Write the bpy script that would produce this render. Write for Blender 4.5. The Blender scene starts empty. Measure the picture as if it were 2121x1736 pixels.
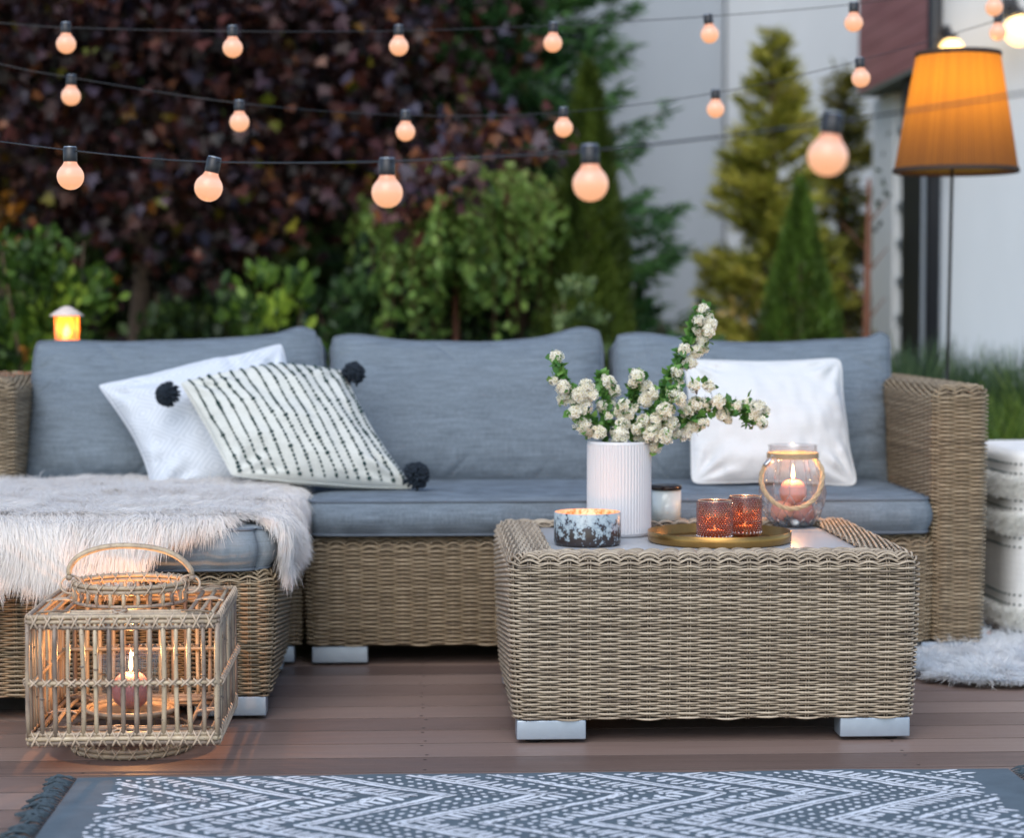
import bpy, math, random
import numpy as np
from mathutils import Vector, Matrix, Euler
random.seed(7)
RNG = np.random.default_rng(7)
PI = math.pi
R = math.radians
S = bpy.context.scene
COL = S.collection

# ------------------------------------------------------------------ camera
CAM_H = 0.863
PITCH, YAW, FPX, CX, CY = 2.927, -2.695, 4460.0, 1060.5, 868.0
cam_data = bpy.data.cameras.new('camera')
cam_data.sensor_fit = 'HORIZONTAL'
cam_data.sensor_width = 36.0
cam_data.lens = FPX / 2121.0 * 36.0
cam_data.clip_start = 0.05
cam_data.clip_end = 200.0
cam_data.dof.use_dof = True
cam_data.dof.focus_distance = 4.22
cam_data.dof.aperture_fstop = 2.65
cam_data.dof.aperture_blades = 0
cam = bpy.data.objects.new('camera', cam_data)
COL.objects.link(cam)
cam.location = (0, 0, CAM_H)
cam.rotation_euler = (R(90 - PITCH), 0, R(YAW))
S.camera = cam
S.render.resolution_x, S.render.resolution_y = 1024, 839
CM = np.array(cam.rotation_euler.to_matrix())

# ------------------------------------------------------------------ world, sun, exposure
world = bpy.data.worlds.new("World")
S.world = world
world.use_nodes = True
wn = world.node_tree
bg = wn.nodes['Background']
sky = wn.nodes.new('ShaderNodeTexSky')
sky.sky_type = 'NISHITA'
sky.sun_disc = False
SUN_EL, SUN_ROT = 32.0, 196.0
sky.sun_elevation = R(SUN_EL)
sky.sun_rotation = R(SUN_ROT)
sky.air_density = 1.0
sky.dust_density = 0.6
sky.ozone_density = 1.4
wn.links.new(sky.outputs[0], bg.inputs[0])
bg.inputs[1].default_value = 0.092
sun_d = bpy.data.lights.new('sun', 'SUN')
sun_d.energy = 0.85
sun_d.angle = R(50)
sun_d.color = (1.0, 0.94, 0.84)
sun = bpy.data.objects.new('sun', sun_d)
COL.objects.link(sun)
sun.rotation_euler = (R(42), 0, R(-16))
S.view_settings.view_transform = 'Standard'
S.view_settings.look = 'None'
S.view_settings.gamma = 1.0
S.view_settings.exposure = 1.42
S.cycles.use_denoising = True
S.cycles.max_bounces = 8
S.cycles.transparent_max_bounces = 24
S.cycles.caustics_reflective = False
S.cycles.caustics_refractive = False
S.cycles.sample_clamp_indirect = 3.0

# ------------------------------------------------------------------ measuring the photograph (2121 x 1736 grid) into the world
def ray(px, py):
    return CM @ np.array([(px - CX) / FPX, -(py - CY) / FPX, -1.0])
def A(px, py, Y):                       # point seen at px,py in the vertical plane at distance Y
    d = ray(px, py); t = Y / d[1]
    return np.array([d[0] * t, Y, CAM_H + d[2] * t])
def G(px, py, z=0.0):                   # point seen at px,py on the horizontal plane at height z
    d = ray(px, py); t = (z - CAM_H) / d[2]
    return np.array([d[0] * t, d[1] * t, z])

# ------------------------------------------------------------------ noise
def hash2(ix, iy, seed=0):
    n = (ix.astype(np.int64) * 374761393 + iy.astype(np.int64) * 668265263 + seed * 974711) & 0x7fffffff
    n = ((n ^ (n >> 13)) * 1274126177) & 0x7fffffff
    return ((n ^ (n >> 16)) & 0xffff) / 65535.0
def vnoise(x, y, seed=0):
    x = np.asarray(x, float); y = np.asarray(y, float)
    ix = np.floor(x); iy = np.floor(y)
    fx = x - ix; fy = y - iy
    fx = fx * fx * (3 - 2 * fx); fy = fy * fy * (3 - 2 * fy)
    a = hash2(ix, iy, seed); b = hash2(ix + 1, iy, seed); c = hash2(ix, iy + 1, seed); d = hash2(ix + 1, iy + 1, seed)
    return (a * (1 - fx) + b * fx) * (1 - fy) + (c * (1 - fx) + d * fx) * fy - 0.5
def fbm(x, y, seed=0, octv=3):
    s = 0; a = 1.0
    for k in range(octv):
        s = s + a * vnoise(x * 2 ** k, y * 2 ** k, seed + k * 17); a *= 0.5
    return s

# ------------------------------------------------------------------ mesh builder
def unit(v):
    n = np.linalg.norm(v, axis=-1, keepdims=True); n[n < 1e-9] = 1
    return v / n
class MB:
    def __init__(s):
        s.v = []; s.f = []; s.n = 0; s.rnd = []; s.uv = []; s.hasuv = False
    def add(s, V, F, mat=0, rnd=0.5, uv=None, smooth=True):
        """V (n,3); F list of (m,k) int arrays"""
        V = np.asarray(V, float).reshape(-1, 3)
        if not isinstance(F, (list, tuple)): F = [F]
        for f in F:
            f = np.asarray(f, np.int64)
            if f.size: s.f.append((f + s.n, mat, smooth))
        s.v.append(V)
        r = np.broadcast_to(np.asarray(rnd, float), (len(V),)) if np.ndim(rnd) < 1 or len(np.atleast_1d(rnd)) in (1, len(V)) else np.zeros(len(V))
        s.rnd.append(np.array(r, float))
        if uv is not None: s.hasuv = True; s.uv.append(np.asarray(uv, float).reshape(-1, 3))
        else: s.uv.append(np.zeros((len(V), 3)))
        s.n += len(V)
    def grid(s, P, mat=0, rnd=0.5, cu=False, cv=False, flip=False, uv=None, smooth=True):
        nu, nv = P.shape[:2]
        I = np.arange(nu * nv).reshape(nu, nv)
        if cu: I = np.concatenate([I, I[:1]], 0)
        if cv: I = np.concatenate([I, I[:, :1]], 1)
        F = np.stack([I[:-1, :-1], I[1:, :-1], I[1:, 1:], I[:-1, 1:]], -1).reshape(-1, 4)
        if flip: F = F[:, ::-1]
        if np.ndim(rnd) == 2: rnd = np.asarray(rnd).ravel()
        s.add(P.reshape(-1, 3), F, mat, rnd, uv, smooth)
    def tubes(s, P, r, sides=5, mat=0, rnd=0.5, closed=False, ref=None, caps=True, flat=1.0):
        """P (M,N,3) many polylines with the same point count"""
        P = np.asarray(P, float)
        if P.ndim == 2: P = P[None]
        M, N = P.shape[:2]
        if closed:
            T = np.roll(P, -1, 1) - np.roll(P, 1, 1)
        else:
            T = np.gradient(P, axis=1)
        T = unit(T)
        if ref is None:
            avg = np.abs(T).mean(1)
            k = np.argmin(avg, 1)
            ref = np.eye(3)[k][:, None, :]
        ref = np.broadcast_to(ref, P.shape)
        A1 = unit(ref - (ref * T).sum(-1, keepdims=True) * T)
        B1 = np.cross(T, A1)
        r = np.asarray(r, float)
        if r.ndim == 0: r = np.full((M, N), float(r))
        elif r.ndim == 1: r = np.broadcast_to(r if len(r) == N else r[:, None], (M, N))
        a = np.arange(sides) * 2 * PI / sides
        V = P[:, :, None] + r[:, :, None, None] * (np.cos(a)[:, None] * A1[:, :, None] * flat + np.sin(a)[:, None] * B1[:, :, None])
        I = np.arange(M * N * sides).reshape(M, N, sides)
        I2 = np.concatenate([I, I[:, :, :1]], 2)
        if closed: I2 = np.concatenate([I2, I2[:, :1]], 1)
        F = np.stack([I2[:, :-1, :-1], I2[:, :-1, 1:], I2[:, 1:, 1:], I2[:, 1:, :-1]], -1).reshape(-1, 4)
        Fs = [F[:, ::-1]]
        if caps and not closed:
            Fs.append(I[:, 0, :]); Fs.append(I[:, -1, ::-1])
        rr = np.asarray(rnd, float)
        if rr.ndim == 0: rr = np.full((M, N), float(rr))
        elif rr.ndim == 1: rr = np.broadcast_to(rr[:, None], (M, N))
        s.add(V.reshape(-1, 3), Fs, mat, np.repeat(rr.ravel(), sides))
    def box(s, x0, x1, y0, y1, z0, z1, mat=0, rnd=0.5, M=None):
        V = np.array([(x, y, z) for z in (z0, z1) for y in (y0, y1) for x in (x0, x1)], float)
        if M is not None: V = V @ np.array(M.to_3x3()).T + np.array(M.translation)
        F = np.array([(0, 2, 3, 1), (4, 5, 7, 6), (0, 1, 5, 4), (2, 6, 7, 3), (0, 4, 6, 2), (1, 3, 7, 5)])
        s.add(V, F, mat, rnd, smooth=False)
    def rbox(s, x0, x1, y0, y1, z0, z1, r, mat=0, rnd=0.5):
        """box with bevelled edges (rounded)"""
        c = np.array([(x0 + x1) / 2, (y0 + y1) / 2, (z0 + z1) / 2]); h = np.array([x1 - x0, y1 - y0, z1 - z0]) / 2
        k = 3
        def axis(hh):
            b = np.array([-1.0] * k + [1.0] * k); t = np.linspace(0, 1, k)
            return b, t
        # cube sphere mapping
        n = 2 * k
        g = np.concatenate([-1 + 0 * np.arange(k), 1 + 0 * np.arange(k)])
        an = np.linspace(-PI / 4, 0, k); ap = np.linspace(0, PI / 4, k)
        tt = np.tan(np.concatenate([an, ap]))
        for ax in range(3):
            for sg in (-1, 1):
                U, W = np.meshgrid(np.arange(n), np.arange(n), indexing='ij')
                d = np.zeros((n, n, 3)); core = np.zeros((n, n, 3))
                a1, a2 = (ax + 1) % 3, (ax + 2) % 3
                d[..., ax] = sg; d[..., a1] = tt[U]; d[..., a2] = tt[W]
                core[..., ax] = sg * (h[ax] - r); core[..., a1] = g[U] * (h[a1] - r); core[..., a2] = g[W] * (h[a2] - r)
                s.grid(c + core + r * unit(d), mat, rnd, flip=(sg < 0))
    def lathe(s, prof, cx=0, cy=0, seg=48, mat=0, rnd=0.5, closed=False, rib=None, smooth=True):
        """prof list of (r,z)"""
        prof = np.asarray(prof, float)
        a = np.arange(seg) * 2 * PI / seg
        rr = prof[None, :, 0] * np.ones((seg, 1))
        if rib is not None: rr = rr * rib(a)[:, None]
        P = np.stack([cx + rr * np.cos(a)[:, None], cy + rr * np.sin(a)[:, None], np.broadcast_to(prof[None, :, 1], rr.shape)], -1)
        s.grid(P, mat, rnd, cu=True, cv=closed, smooth=smooth)
    def sphere(s, c, r, mat=0, rnd=0.5, nu=12, nv=8):
        c = np.asarray(c, float); r = np.broadcast_to(np.asarray(r, float), (3,))
        a = np.arange(nu) * 2 * PI / nu; b = np.linspace(0.02, PI - 0.02, nv)
        P = np.stack([np.sin(b)[None] * np.cos(a)[:, None], np.sin(b)[None] * np.sin(a)[:, None], -np.cos(b)[None] * np.ones((nu, 1))], -1)
        s.grid(c + P * r, mat, rnd, cu=True)
    def cloud(s, T, F, pos, X, Y, Z, scale, mat=0, rnd=0.5, smooth=False):
        """many copies of a small template T (k,3) with faces F (list of arrays), each with its own axes"""
        T = np.asarray(T, float); n = len(pos); k = len(T)
        scale = np.broadcast_to(np.asarray(scale, float), (n,))
        V = pos[:, None] + scale[:, None, None] * (T[None, :, 0, None] * X[:, None] + T[None, :, 1, None] * Y[:, None] + T[None, :, 2, None] * Z[:, None])
        off = (np.arange(n) * k)[:, None, None]
        Fs = [(np.asarray(f)[None] + off).reshape(-1, np.asarray(f).shape[1]) for f in F]
        rr = np.repeat(np.broadcast_to(np.asarray(rnd, float), (n,)), k)
        s.add(V.reshape(-1, 3), Fs, mat, rr, smooth=smooth)
    def build(s, name, mats, parent=None, origin=None):
        V = np.concatenate(s.v).astype(np.float32)
        if parent is not None and origin is None: origin = np.array(parent_world(parent))
        if origin is not None: V = V - np.asarray(origin, np.float32)
        me = bpy.data.meshes.new(name)
        me.vertices.add(len(V)); me.vertices.foreach_set('co', V.ravel())
        L = np.concatenate([f.ravel() for f, _, _ in s.f])
        sz = np.concatenate([np.full(len(f), f.shape[1]) for f, _, _ in s.f])
        mi = np.concatenate([np.full(len(f), m) for f, m, _ in s.f])
        sm = np.concatenate([np.full(len(f), t) for f, _, t in s.f])
        st = np.concatenate([[0], np.cumsum(sz)[:-1]])
        me.loops.add(len(L)); me.loops.foreach_set('vertex_index', L.astype(np.int32))
        me.polygons.add(len(sz)); me.polygons.foreach_set('loop_start', st.astype(np.int32))
        try: me.polygons.foreach_set('loop_total', sz.astype(np.int32))
        except Exception: pass
        me.polygons.foreach_set('material_index', mi.astype(np.int32))
        me.polygons.foreach_set('use_smooth', sm.astype(bool))
        at = me.attributes.new('rnd', 'FLOAT', 'POINT'); at.data.foreach_set('value', np.concatenate(s.rnd).astype(np.float32))
        if s.hasuv:
            at = me.attributes.new('uvp', 'FLOAT_VECTOR', 'POINT'); at.data.foreach_set('vector', np.concatenate(s.uv).astype(np.float32).ravel())
        me.update(calc_edges=True); me.validate()
        if not isinstance(mats, (list, tuple)): mats = [mats]
        for m in mats: me.materials.append(m)
        o = bpy.data.objects.new(name, me)
        COL.objects.link(o)
        if parent is not None: o.parent = parent
        elif origin is not None: o.location = origin
        return o
def parent_world(p):
    v = np.zeros(3)
    while p is not None:
        v = v + np.array(p.location); p = p.parent
    return v
def tag(o, label=None, cat=None, group=None, kind=None):
    if label: o['label'] = label
    if cat: o['category'] = cat
    if group: o['group'] = group
    if kind: o['kind'] = kind
    return o
def thing(name, label, cat, loc, group=None):
    o = bpy.data.objects.new(name, None); COL.objects.link(o); o.location = tuple(loc)
    o.empty_display_size = 0.05
    return tag(o, label, cat, group)
def bez(pts, n):
    """smooth polyline through pts (Catmull-Rom), n samples"""
    p = np.asarray(pts, float)
    p = np.concatenate([[2 * p[0] - p[1]], p, [2 * p[-1] - p[-2]]])
    m = len(p) - 3
    t = np.linspace(0, m - 1e-6, n); i = t.astype(int); f = (t - i)[:, None]
    a, b, c, d = p[i], p[i + 1], p[i + 2], p[i + 3]
    return 0.5 * (2 * b + (c - a) * f + (2 * a - 5 * b + 4 * c - d) * f ** 2 + (3 * b - a - 3 * c + d) * f ** 3)

# ------------------------------------------------------------------ materials
class N:
    def __init__(s, name):
        s.m = bpy.data.materials.new(name); s.m.use_nodes = True
        s.t = s.m.node_tree; s.p = s.t.nodes['Principled BSDF']; s.out = s.t.nodes['Material Output']
    def n(s, typ, ins={}, **kw):
        x = s.t.nodes.new(typ)
        for k, v in kw.items(): setattr(x, k, v)
        for k, v in ins.items(): s.set(x.inputs[k], v)
        return x
    def set(s, inp, v):
        if isinstance(v, bpy.types.NodeSocket): s.t.links.new(v, inp)
        elif isinstance(v, bpy.types.Node): s.t.links.new(v.outputs[0], inp)
        else:
            if hasattr(inp.default_value, '__len__') and hasattr(v, '__len__') and len(v) == 3 and len(inp.default_value) == 4: v = (*v, 1)
            inp.default_value = v
    def P(s, **kw):
        for k, v in kw.items(): s.set(s.p.inputs[k.replace('_', ' ')], v)
    def attr(s, name='rnd'):
        return s.n('ShaderNodeAttribute', attribute_name=name)
    def obj(s): return s.n('ShaderNodeTexCoord').outputs['Object']
    def mapping(s, vec, scale): return s.n('ShaderNodeMapping', {'Vector': vec, 'Scale': scale}).outputs[0]
    def noise(s, vec, scale, detail=3, rough=.5, **k): return s.n('ShaderNodeTexNoise', {'Vector': vec, 'Scale': scale, 'Detail': detail, 'Roughness': rough}, **k).outputs[0]
    def ramp(s, fac, stops, interp='LINEAR'):
        x = s.n('ShaderNodeValToRGB', {'Fac': fac}); cr = x.color_ramp; cr.interpolation = interp
        while len(cr.elements) < len(stops): cr.elements.new(0.5)
        for e, (p, c) in zip(cr.elements, stops):
            e.position = p; e.color = (*c, 1) if len(c) == 3 else c
        return x.outputs[0]
    def math(s, op, a, b=0.0, clamp=False):
        x = s.n('ShaderNodeMath', operation=op, use_clamp=clamp); s.set(x.inputs[0], a); s.set(x.inputs[1], b); return x.outputs[0]
    def mix(s, fac, a, b, blend='MIX'):
        x = s.n('ShaderNodeMix', data_type='RGBA', blend_type=blend)
        s.set(x.inputs['Factor'], fac)
        s.set([i for i in x.inputs if i.name == 'A' and i.type == 'RGBA'][0], a)
        s.set([i for i in x.inputs if i.name == 'B' and i.type == 'RGBA'][0], b)
        return [o for o in x.outputs if o.type == 'RGBA'][0]
    def bump(s, h, strength=.3, dist=.002):
        b = s.n('ShaderNodeBump', {'Height': h, 'Strength': strength, 'Distance': dist}); s.set(s.p.inputs['Normal'], b.outputs[0]); return b
def simple(name, base, rough=.6, metal=0.0, spec=.5, var=0.0, scale=20, bump=0.0, bscale=200, **kw):
    m = N(name)
    if var > 0:
        f = m.noise(m.obj(), scale, 4)
        m.P(Base_Color=m.ramp(f, [(.3, tuple(c * (1 - var) for c in base)), (.7, tuple(min(1, c * (1 + var)) for c in base))]))
    else: m.P(Base_Color=base)
    m.P(Roughness=rough, Metallic=metal)
    m.set(m.p.inputs['Specular IOR Level'], spec)
    if bump > 0: m.bump(m.noise(m.obj(), bscale, 3), bump, .002)
    for k, v in kw.items(): m.set(m.p.inputs[k.replace('_', ' ')], v)
    return m.m
def wicker_mat(name, light, mid, dark, rough=.42):
    m = N(name)
    a = m.attr().outputs['Fac']
    f = m.noise(m.mapping(m.obj(), (60, 60, 260)), 1.0, 3, .6)
    x = m.math('ADD', m.math('MULTIPLY', a, .85), m.math('MULTIPLY', m.math('SUBTRACT', f, .5), .75), True)
    m.P(Base_Color=m.ramp(x, [(0.0, dark), (.42, mid), (.9, light)]), Roughness=rough)
    m.set(m.p.inputs['Specular IOR Level'], .42)
    m.bump(m.noise(m.mapping(m.obj(), (120, 120, 900)), 1.0, 2), .35, .0006)
    return m.m
def fabric_mat(name, base, var=.22, fine=1500, rough=.9, sheen=0.0):
    m = N(name)
    o = m.obj()
    f1 = m.noise(m.mapping(o, (14, 14, 420)), 1, 3, .6)
    f2 = m.noise(m.mapping(o, (420, 420, 14)), 1, 3, .6)
    f3 = m.noise(o, 900, 2)
    x = m.math('ADD', m.math('ADD', m.math('MULTIPLY', f1, .4), m.math('MULTIPLY', f2, .3)), m.math('MULTIPLY', f3, .3))
    m.P(Base_Color=m.ramp(x, [(.38, tuple(c * (1 - var) for c in base)), (.62, tuple(c * (1 + var) for c in base))]), Roughness=rough)
    m.set(m.p.inputs['Specular IOR Level'], .2)
    try: m.P(Sheen_Weight=sheen, Sheen_Roughness=.5)
    except Exception: pass
    m.bump(m.math('ADD', f3, f1), .35, .0008)
    return m.m
def leaf_mat(name, cols, rough=.5, trans=.35, spec=.4):
    """cols: dark -> bright stops by per-leaf random"""
    m = N(name)
    a = m.attr().outputs['Fac']
    c = m.ramp(a, [(i / (len(cols) - 1), c) for i, c in enumerate(cols)])
    m.P(Base_Color=c, Roughness=rough); m.set(m.p.inputs['Specular IOR Level'], spec)
    tr = m.n('ShaderNodeBsdfTranslucent', {'Color': c})
    mx = m.n('ShaderNodeMixShader', {0: trans, 1: m.p.outputs[0], 2: tr.outputs[0]})
    m.set(m.out.inputs['Surface'], mx.outputs[0])
    return m.m
def emit_mat(name, col, strength, edge=None):
    m = N(name)
    m.P(Base_Color=(.8, .7, .6), Roughness=.35)
    m.set(m.p.inputs['Emission Color'], col); m.set(m.p.inputs['Emission Strength'], strength)
    return m.m
def glass_mat(name, tint=(.97, .98, 1), gloss=.12, rough=.02, body=0.0, body_col=(.5, .5, .6)):
    """thin clear glass: tinted see-through with a fresnel reflection"""
    m = N(name)
    tr = m.n('ShaderNodeBsdfTransparent', {'Color': tint})
    gl = m.n('ShaderNodeBsdfGlossy', {'Color': (1, 1, 1), 'Roughness': rough})
    lw = m.n('ShaderNodeLayerWeight', {'Blend': .35})
    f = m.math('ADD', m.math('MULTIPLY', m.math('POWER', lw.outputs['Facing'], 2.0), .5), gloss * .5, True)
    base = tr.outputs[0]
    if body > 0:
        df = m.n('ShaderNodeBsdfTranslucent', {'Color': body_col})
        d2 = m.n('ShaderNodeBsdfDiffuse', {'Color': body_col})
        ad = m.n('ShaderNodeMixShader', {0: .35, 1: df.outputs[0], 2: d2.outputs[0]})
        base = m.n('ShaderNodeMixShader', {0: body, 1: base, 2: ad.outputs[0]}).outputs[0]
    mx = m.n('ShaderNodeMixShader', {0: f, 1: base, 2: gl.outputs[0]})
    m.set(m.out.inputs['Surface'], mx.outputs[0])
    return m.m

M = {}
M['wicker_table'] = wicker_mat('pale_wicker', (.54, .455, .35), (.335, .27, .20), (.10, .08, .065))
M['wicker_sofa'] = wicker_mat('brown_wicker', (.45, .36, .25), (.28, .215, .14), (.10, .075, .052))
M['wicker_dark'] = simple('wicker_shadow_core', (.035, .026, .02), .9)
M['blue'] = fabric_mat('grey_blue_canvas', (.142, .176, .213), .40)
M['blue_pipe'] = fabric_mat('grey_blue_piping', (.12, .145, .18), .15)
M['white_cloth'] = fabric_mat('white_cotton', (.60, .615, .63), .04, rough=.95)
M['cream_cloth'] = fabric_mat('cream_woven_wool', (.56, .58, .56), .10)
M['navy'] = simple('navy_yarn', (.006, .014, .026), .9, var=.4, scale=200)
M['stitch'] = simple('dark_green_yarn', (.010, .040, .040), .9)
M['alu'] = simple('brushed_aluminium', (.34, .40, .48), .42, .55, var=.05, scale=40)
M['rubber'] = simple('black_rubber', (.01, .01, .012), .6)
M['stone'] = simple('grey_stone_plate', (.40, .42, .45), .35, var=.09, scale=700)
M['black'] = simple('black_plastic', (.018, .02, .026), .45)
# ------------------------------------------------------------------ deck and garden ground
def mat_deck():
    m = N('brown_composite_decking')
    o = m.obj(); a = m.attr().outputs['Fac']
    g = m.noise(m.mapping(o, (2.2, 160, 1)), 1, 4, .65)
    g2 = m.noise(m.mapping(o, (1.2, 9, 1)), 1, 3, .6)
    x = m.math('ADD', m.math('ADD', m.math('MULTIPLY', g, .5), m.math('MULTIPLY', a, .38)), m.math('MULTIPLY', g2, .22))
    m.P(Base_Color=m.ramp(x, [(.3, (.11, .074, .064)), (.55, (.198, .136, .116)), (.8, (.285, .203, .173))]))
    m.P(Roughness=m.math('ADD', m.math('MULTIPLY', m.noise(o, 5, 5, .7), .4), .26)); m.set(m.p.inputs['Specular IOR Level'], .45)
    w = m.n('ShaderNodeTexWave', {'Vector': o, 'Scale': 60.0, 'Distortion': .4}, bands_direction='Y').outputs['Fac']
    m.bump(m.math('ADD', m.math('MULTIPLY', w, .5), g), .5, .0012)
    return m.m
b = MB(); W = .134; y0 = 3.975 - W * 9
screw = MB()
for k in range(29):
    ya = y0 + k * W + .0022; yb = y0 + (k + 1) * W - .0022; c = .0010
    prof = [(ya, -.03), (ya, -c), (ya + c, 0), (yb - c, 0), (yb, -c), (yb, -.03)]
    xs = np.array([-3.6, 3.6])
    P = np.array([[(x, y, z) for y, z in prof] for x in xs]); rb__ = float(RNG.random())
    b.grid(P[:, 2:4], 0, rb__, flip=True, smooth=False); b.grid(P[:, :3], 2, 0, flip=True, smooth=False); b.grid(P[:, 3:], 2, 0, flip=True, smooth=False)  # board edges and sides coloured darker, putting groove shade into the colour
    for xx in (-.62, .02, .95, 1.42, -1.4):
        screw.lathe([(.0001, .0006), (.0034, .0006), (.0036, .0002)], xx + .01 * RNG.random(), ya + .02, 8, 1, 0)
        screw.lathe([(.0001, .0006), (.0034, .0006), (.0036, .0002)], xx + .01 * RNG.random(), yb - .02, 8, 1, 0)
b.box(-3.6, 3.6, y0, y0 + 29 * W, -.09, -.028, 1)
for V, (F) in zip(screw.v, screw.f): pass
b.v += screw.v; b.f += [(f + b.n, m, s_) for f, m, s_ in screw.f]; b.rnd += screw.rnd; b.uv += screw.uv; b.n += screw.n
deck = b.build('deck', [mat_deck(), simple('screw_brown', (.05, .035, .03), .5), simple('shaded_board_edge', (.085, .06, .05), .9)]); tag(deck, kind='structure')
DECK_BACK = y0 + 29 * W

def mat_ground():
    m = N('lawn_and_bark')
    o = m.obj(); f = m.noise(o, 3, 5, .6); g = m.noise(o, 60, 3)
    m.P(Base_Color=m.mix(f, m.ramp(g, [(.3, (.02, .035, .01)), (.7, (.06, .10, .02))]), m.ramp(g, [(.3, (.03, .02, .012)), (.7, (.09, .06, .035))])), Roughness=.95)
    m.bump(g, .8, .03)
    return m.m
b = MB(); n = 60
gx = np.linspace(-60, 60, n); gy = np.concatenate([np.linspace(-40, 6, 12), np.linspace(6.3, 20, 36), np.linspace(22, 90, 12)])
X, Y = np.meshgrid(gx, gy, indexing='ij'); Z = -.11 + .06 * fbm(X * .8, Y * .8, 5) * (Y > 7.2)
b.grid(np.stack([X, Y, Z], -1)); tag(b.build('garden_ground', mat_ground()), kind='structure')

# ------------------------------------------------------------------ woven wicker
def wicker(b, cx, cy, a, bb, z0, z1, Rc=.035, re=.02, topw=.09, taper=.008, spacing=.040, pitch=.0050, r=.0020, amp=.0052, seed=1, scallop=.0035, sides=5, lid=True, skip=()):
    """weave all round a box with rounded corners, over its top edge and inwards by topw"""
    rng = np.random.default_rng(seed)
    la, lb, lc = 2 * (a - Rc), 2 * (bb - Rc), PI * Rc / 2
    segs = [la, lc, lb, lc, la, lc, lb, lc]; cum = np.concatenate([[0], np.cumsum(segs)]); Ptot = cum[-1]
    def path(u, w):
        u = np.mod(u, Ptot); u, w = np.broadcast_arrays(u, w)
        k = np.clip(np.searchsorted(cum, u, side='right') - 1, 0, 7); t = (u - cum[k]) / np.array(segs)[k]
        Rm = np.maximum(Rc, w); ri = Rm - w; ax = np.maximum(a - Rm, 0); by = np.maximum(bb - Rm, 0)
        side = k // 2; arc = (k % 2) == 1
        # corner centres after each side: front-right, back-right, back-left, front-left
        ang0 = -PI / 2 + side * PI / 2
        ang = np.where(arc, ang0 + t * PI / 2, ang0)
        sx = np.array([1, 1, -1, -1])[side]; sy = np.array([-1, 1, 1, -1])[side]
        px = np.array([-1, 1, 1, -1])[side]; py = np.array([-1, -1, 1, 1])[side]   # previous corner
        ccx = np.where(arc, sx * ax, px * ax + (sx - px) * ax * t); ccy = np.where(arc, sy * by, py * by + (sy - py) * by * t)
        nx, ny = np.cos(ang), np.sin(ang)
        return ccx + nx * ri, ccy + ny * ri, nx, ny
    Hs = z1 - re - z0; La = re * PI / 2; V = Hs + La + max(topw - re, 0)
    def surf(u, v, off):
        u, v, off = np.broadcast_arrays(u, v, off)
        th = np.clip((v - Hs) / re, 0, PI / 2); s1 = np.clip(v, 0, Hs) / Hs
        w = taper * (1 - s1) ** 2 + re * (1 - np.cos(th)) + np.maximum(v - Hs - La, 0)
        z = z0 + np.minimum(v, Hs) + re * np.sin(th)
        x, y, nx, ny = path(u, w)
        cn, sn = np.cos(th), np.sin(th)
        nrm = np.stack([nx * cn, ny * cn, sn], -1)
        return np.stack([cx + x, cy + y, z], -1) + nrm * off[..., None], nrm
    Ns = 2 * int(round(Ptot / spacing / 2)); q = 6; Mn = Ns * q
    U = np.arange(Mn) / Mn * Ptot
    rows = int(V / pitch)
    vi = (np.arange(rows) + .5) * V / rows
    J, I = np.meshgrid(np.arange(Mn), np.arange(rows))
    cw = np.cos(PI * J / q + PI * I); off = amp * np.sign(cw) * np.abs(cw) ** .62
    edge = np.exp(-((vi - (Hs + La * .5)) / (.016)) ** 2)[:, None]
    v = vi[:, None] + scallop * edge * (2.2 * np.abs(np.cos(PI * J / q)) - 1.2) + .0009 * vnoise(J * .21, I * 3.7, seed)
    bot = np.exp(-(vi / .006) ** 2)[:, None]
    v = v + .002 * bot * np.cos(PI * J / q * .5)
    v = np.clip(v, 0, V)
    off = off * (1 + .15 * vnoise(J * .3, I * 1.3, seed + 3)) + .0006
    P, nr = surf(U[None], v, off)
    rnd = np.clip(.60 + .75 * vnoise(J / (q * 9.0) + I * 7.31, I * 1.7, seed + 5) + .25 * vnoise(J * .4, I * 2.3, seed), 0, 1)
    keep = np.ones(Mn, bool)
    b.tubes(P, r * (1 + .03 + .19 * np.cos(PI * J / q + PI * I) + .12 * vnoise(J * .17, I * 5.1, seed + 9)), sides, 0, rnd, closed=True, ref=nr)
    # stakes in pairs, toned darker than the strands in place of occlusion shade
    su = (np.arange(Ns) / Ns * Ptot)
    nv = 40; sv = np.linspace(0, V, nv)
    for d in (-.0027, .0027):
        P, nr = surf(su[:, None] + d, sv[None], np.full((1, 1), -.0006))
        b.tubes(P, r * .80, 5, 0, np.clip(.36 + .4 * (rng.random(Ns) - .5), 0, 1), ref=nr)
    # dark core that closes the gaps
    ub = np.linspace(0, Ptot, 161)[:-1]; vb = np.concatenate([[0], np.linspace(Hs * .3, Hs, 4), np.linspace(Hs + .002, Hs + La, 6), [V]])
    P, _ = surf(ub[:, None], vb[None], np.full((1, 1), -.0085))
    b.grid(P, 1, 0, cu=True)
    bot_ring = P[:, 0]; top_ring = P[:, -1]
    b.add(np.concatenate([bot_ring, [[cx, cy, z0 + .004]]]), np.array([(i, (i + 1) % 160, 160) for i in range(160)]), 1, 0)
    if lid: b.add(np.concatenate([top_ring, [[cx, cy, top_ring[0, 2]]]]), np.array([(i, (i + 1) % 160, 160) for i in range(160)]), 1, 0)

def foot(parent, x0, x1, y0, y1, z0, z1, name='foot'):
    m = MB(); m.rbox(x0, x1, y0, y1, z0, z1, .003)
    o = m.build(name, M['alu'], parent)
    g = MB()
    for xx in (x0 + .035,):
        for yy in (y0 + .03,):
            g.lathe([(.0001, .001), (.016, .001), (.016, z0 + .001)], xx if x0 < 0.6 else x1 - .035, yy, 16)
    g.build('glide', M['rubber'], o)
    return o

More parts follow.
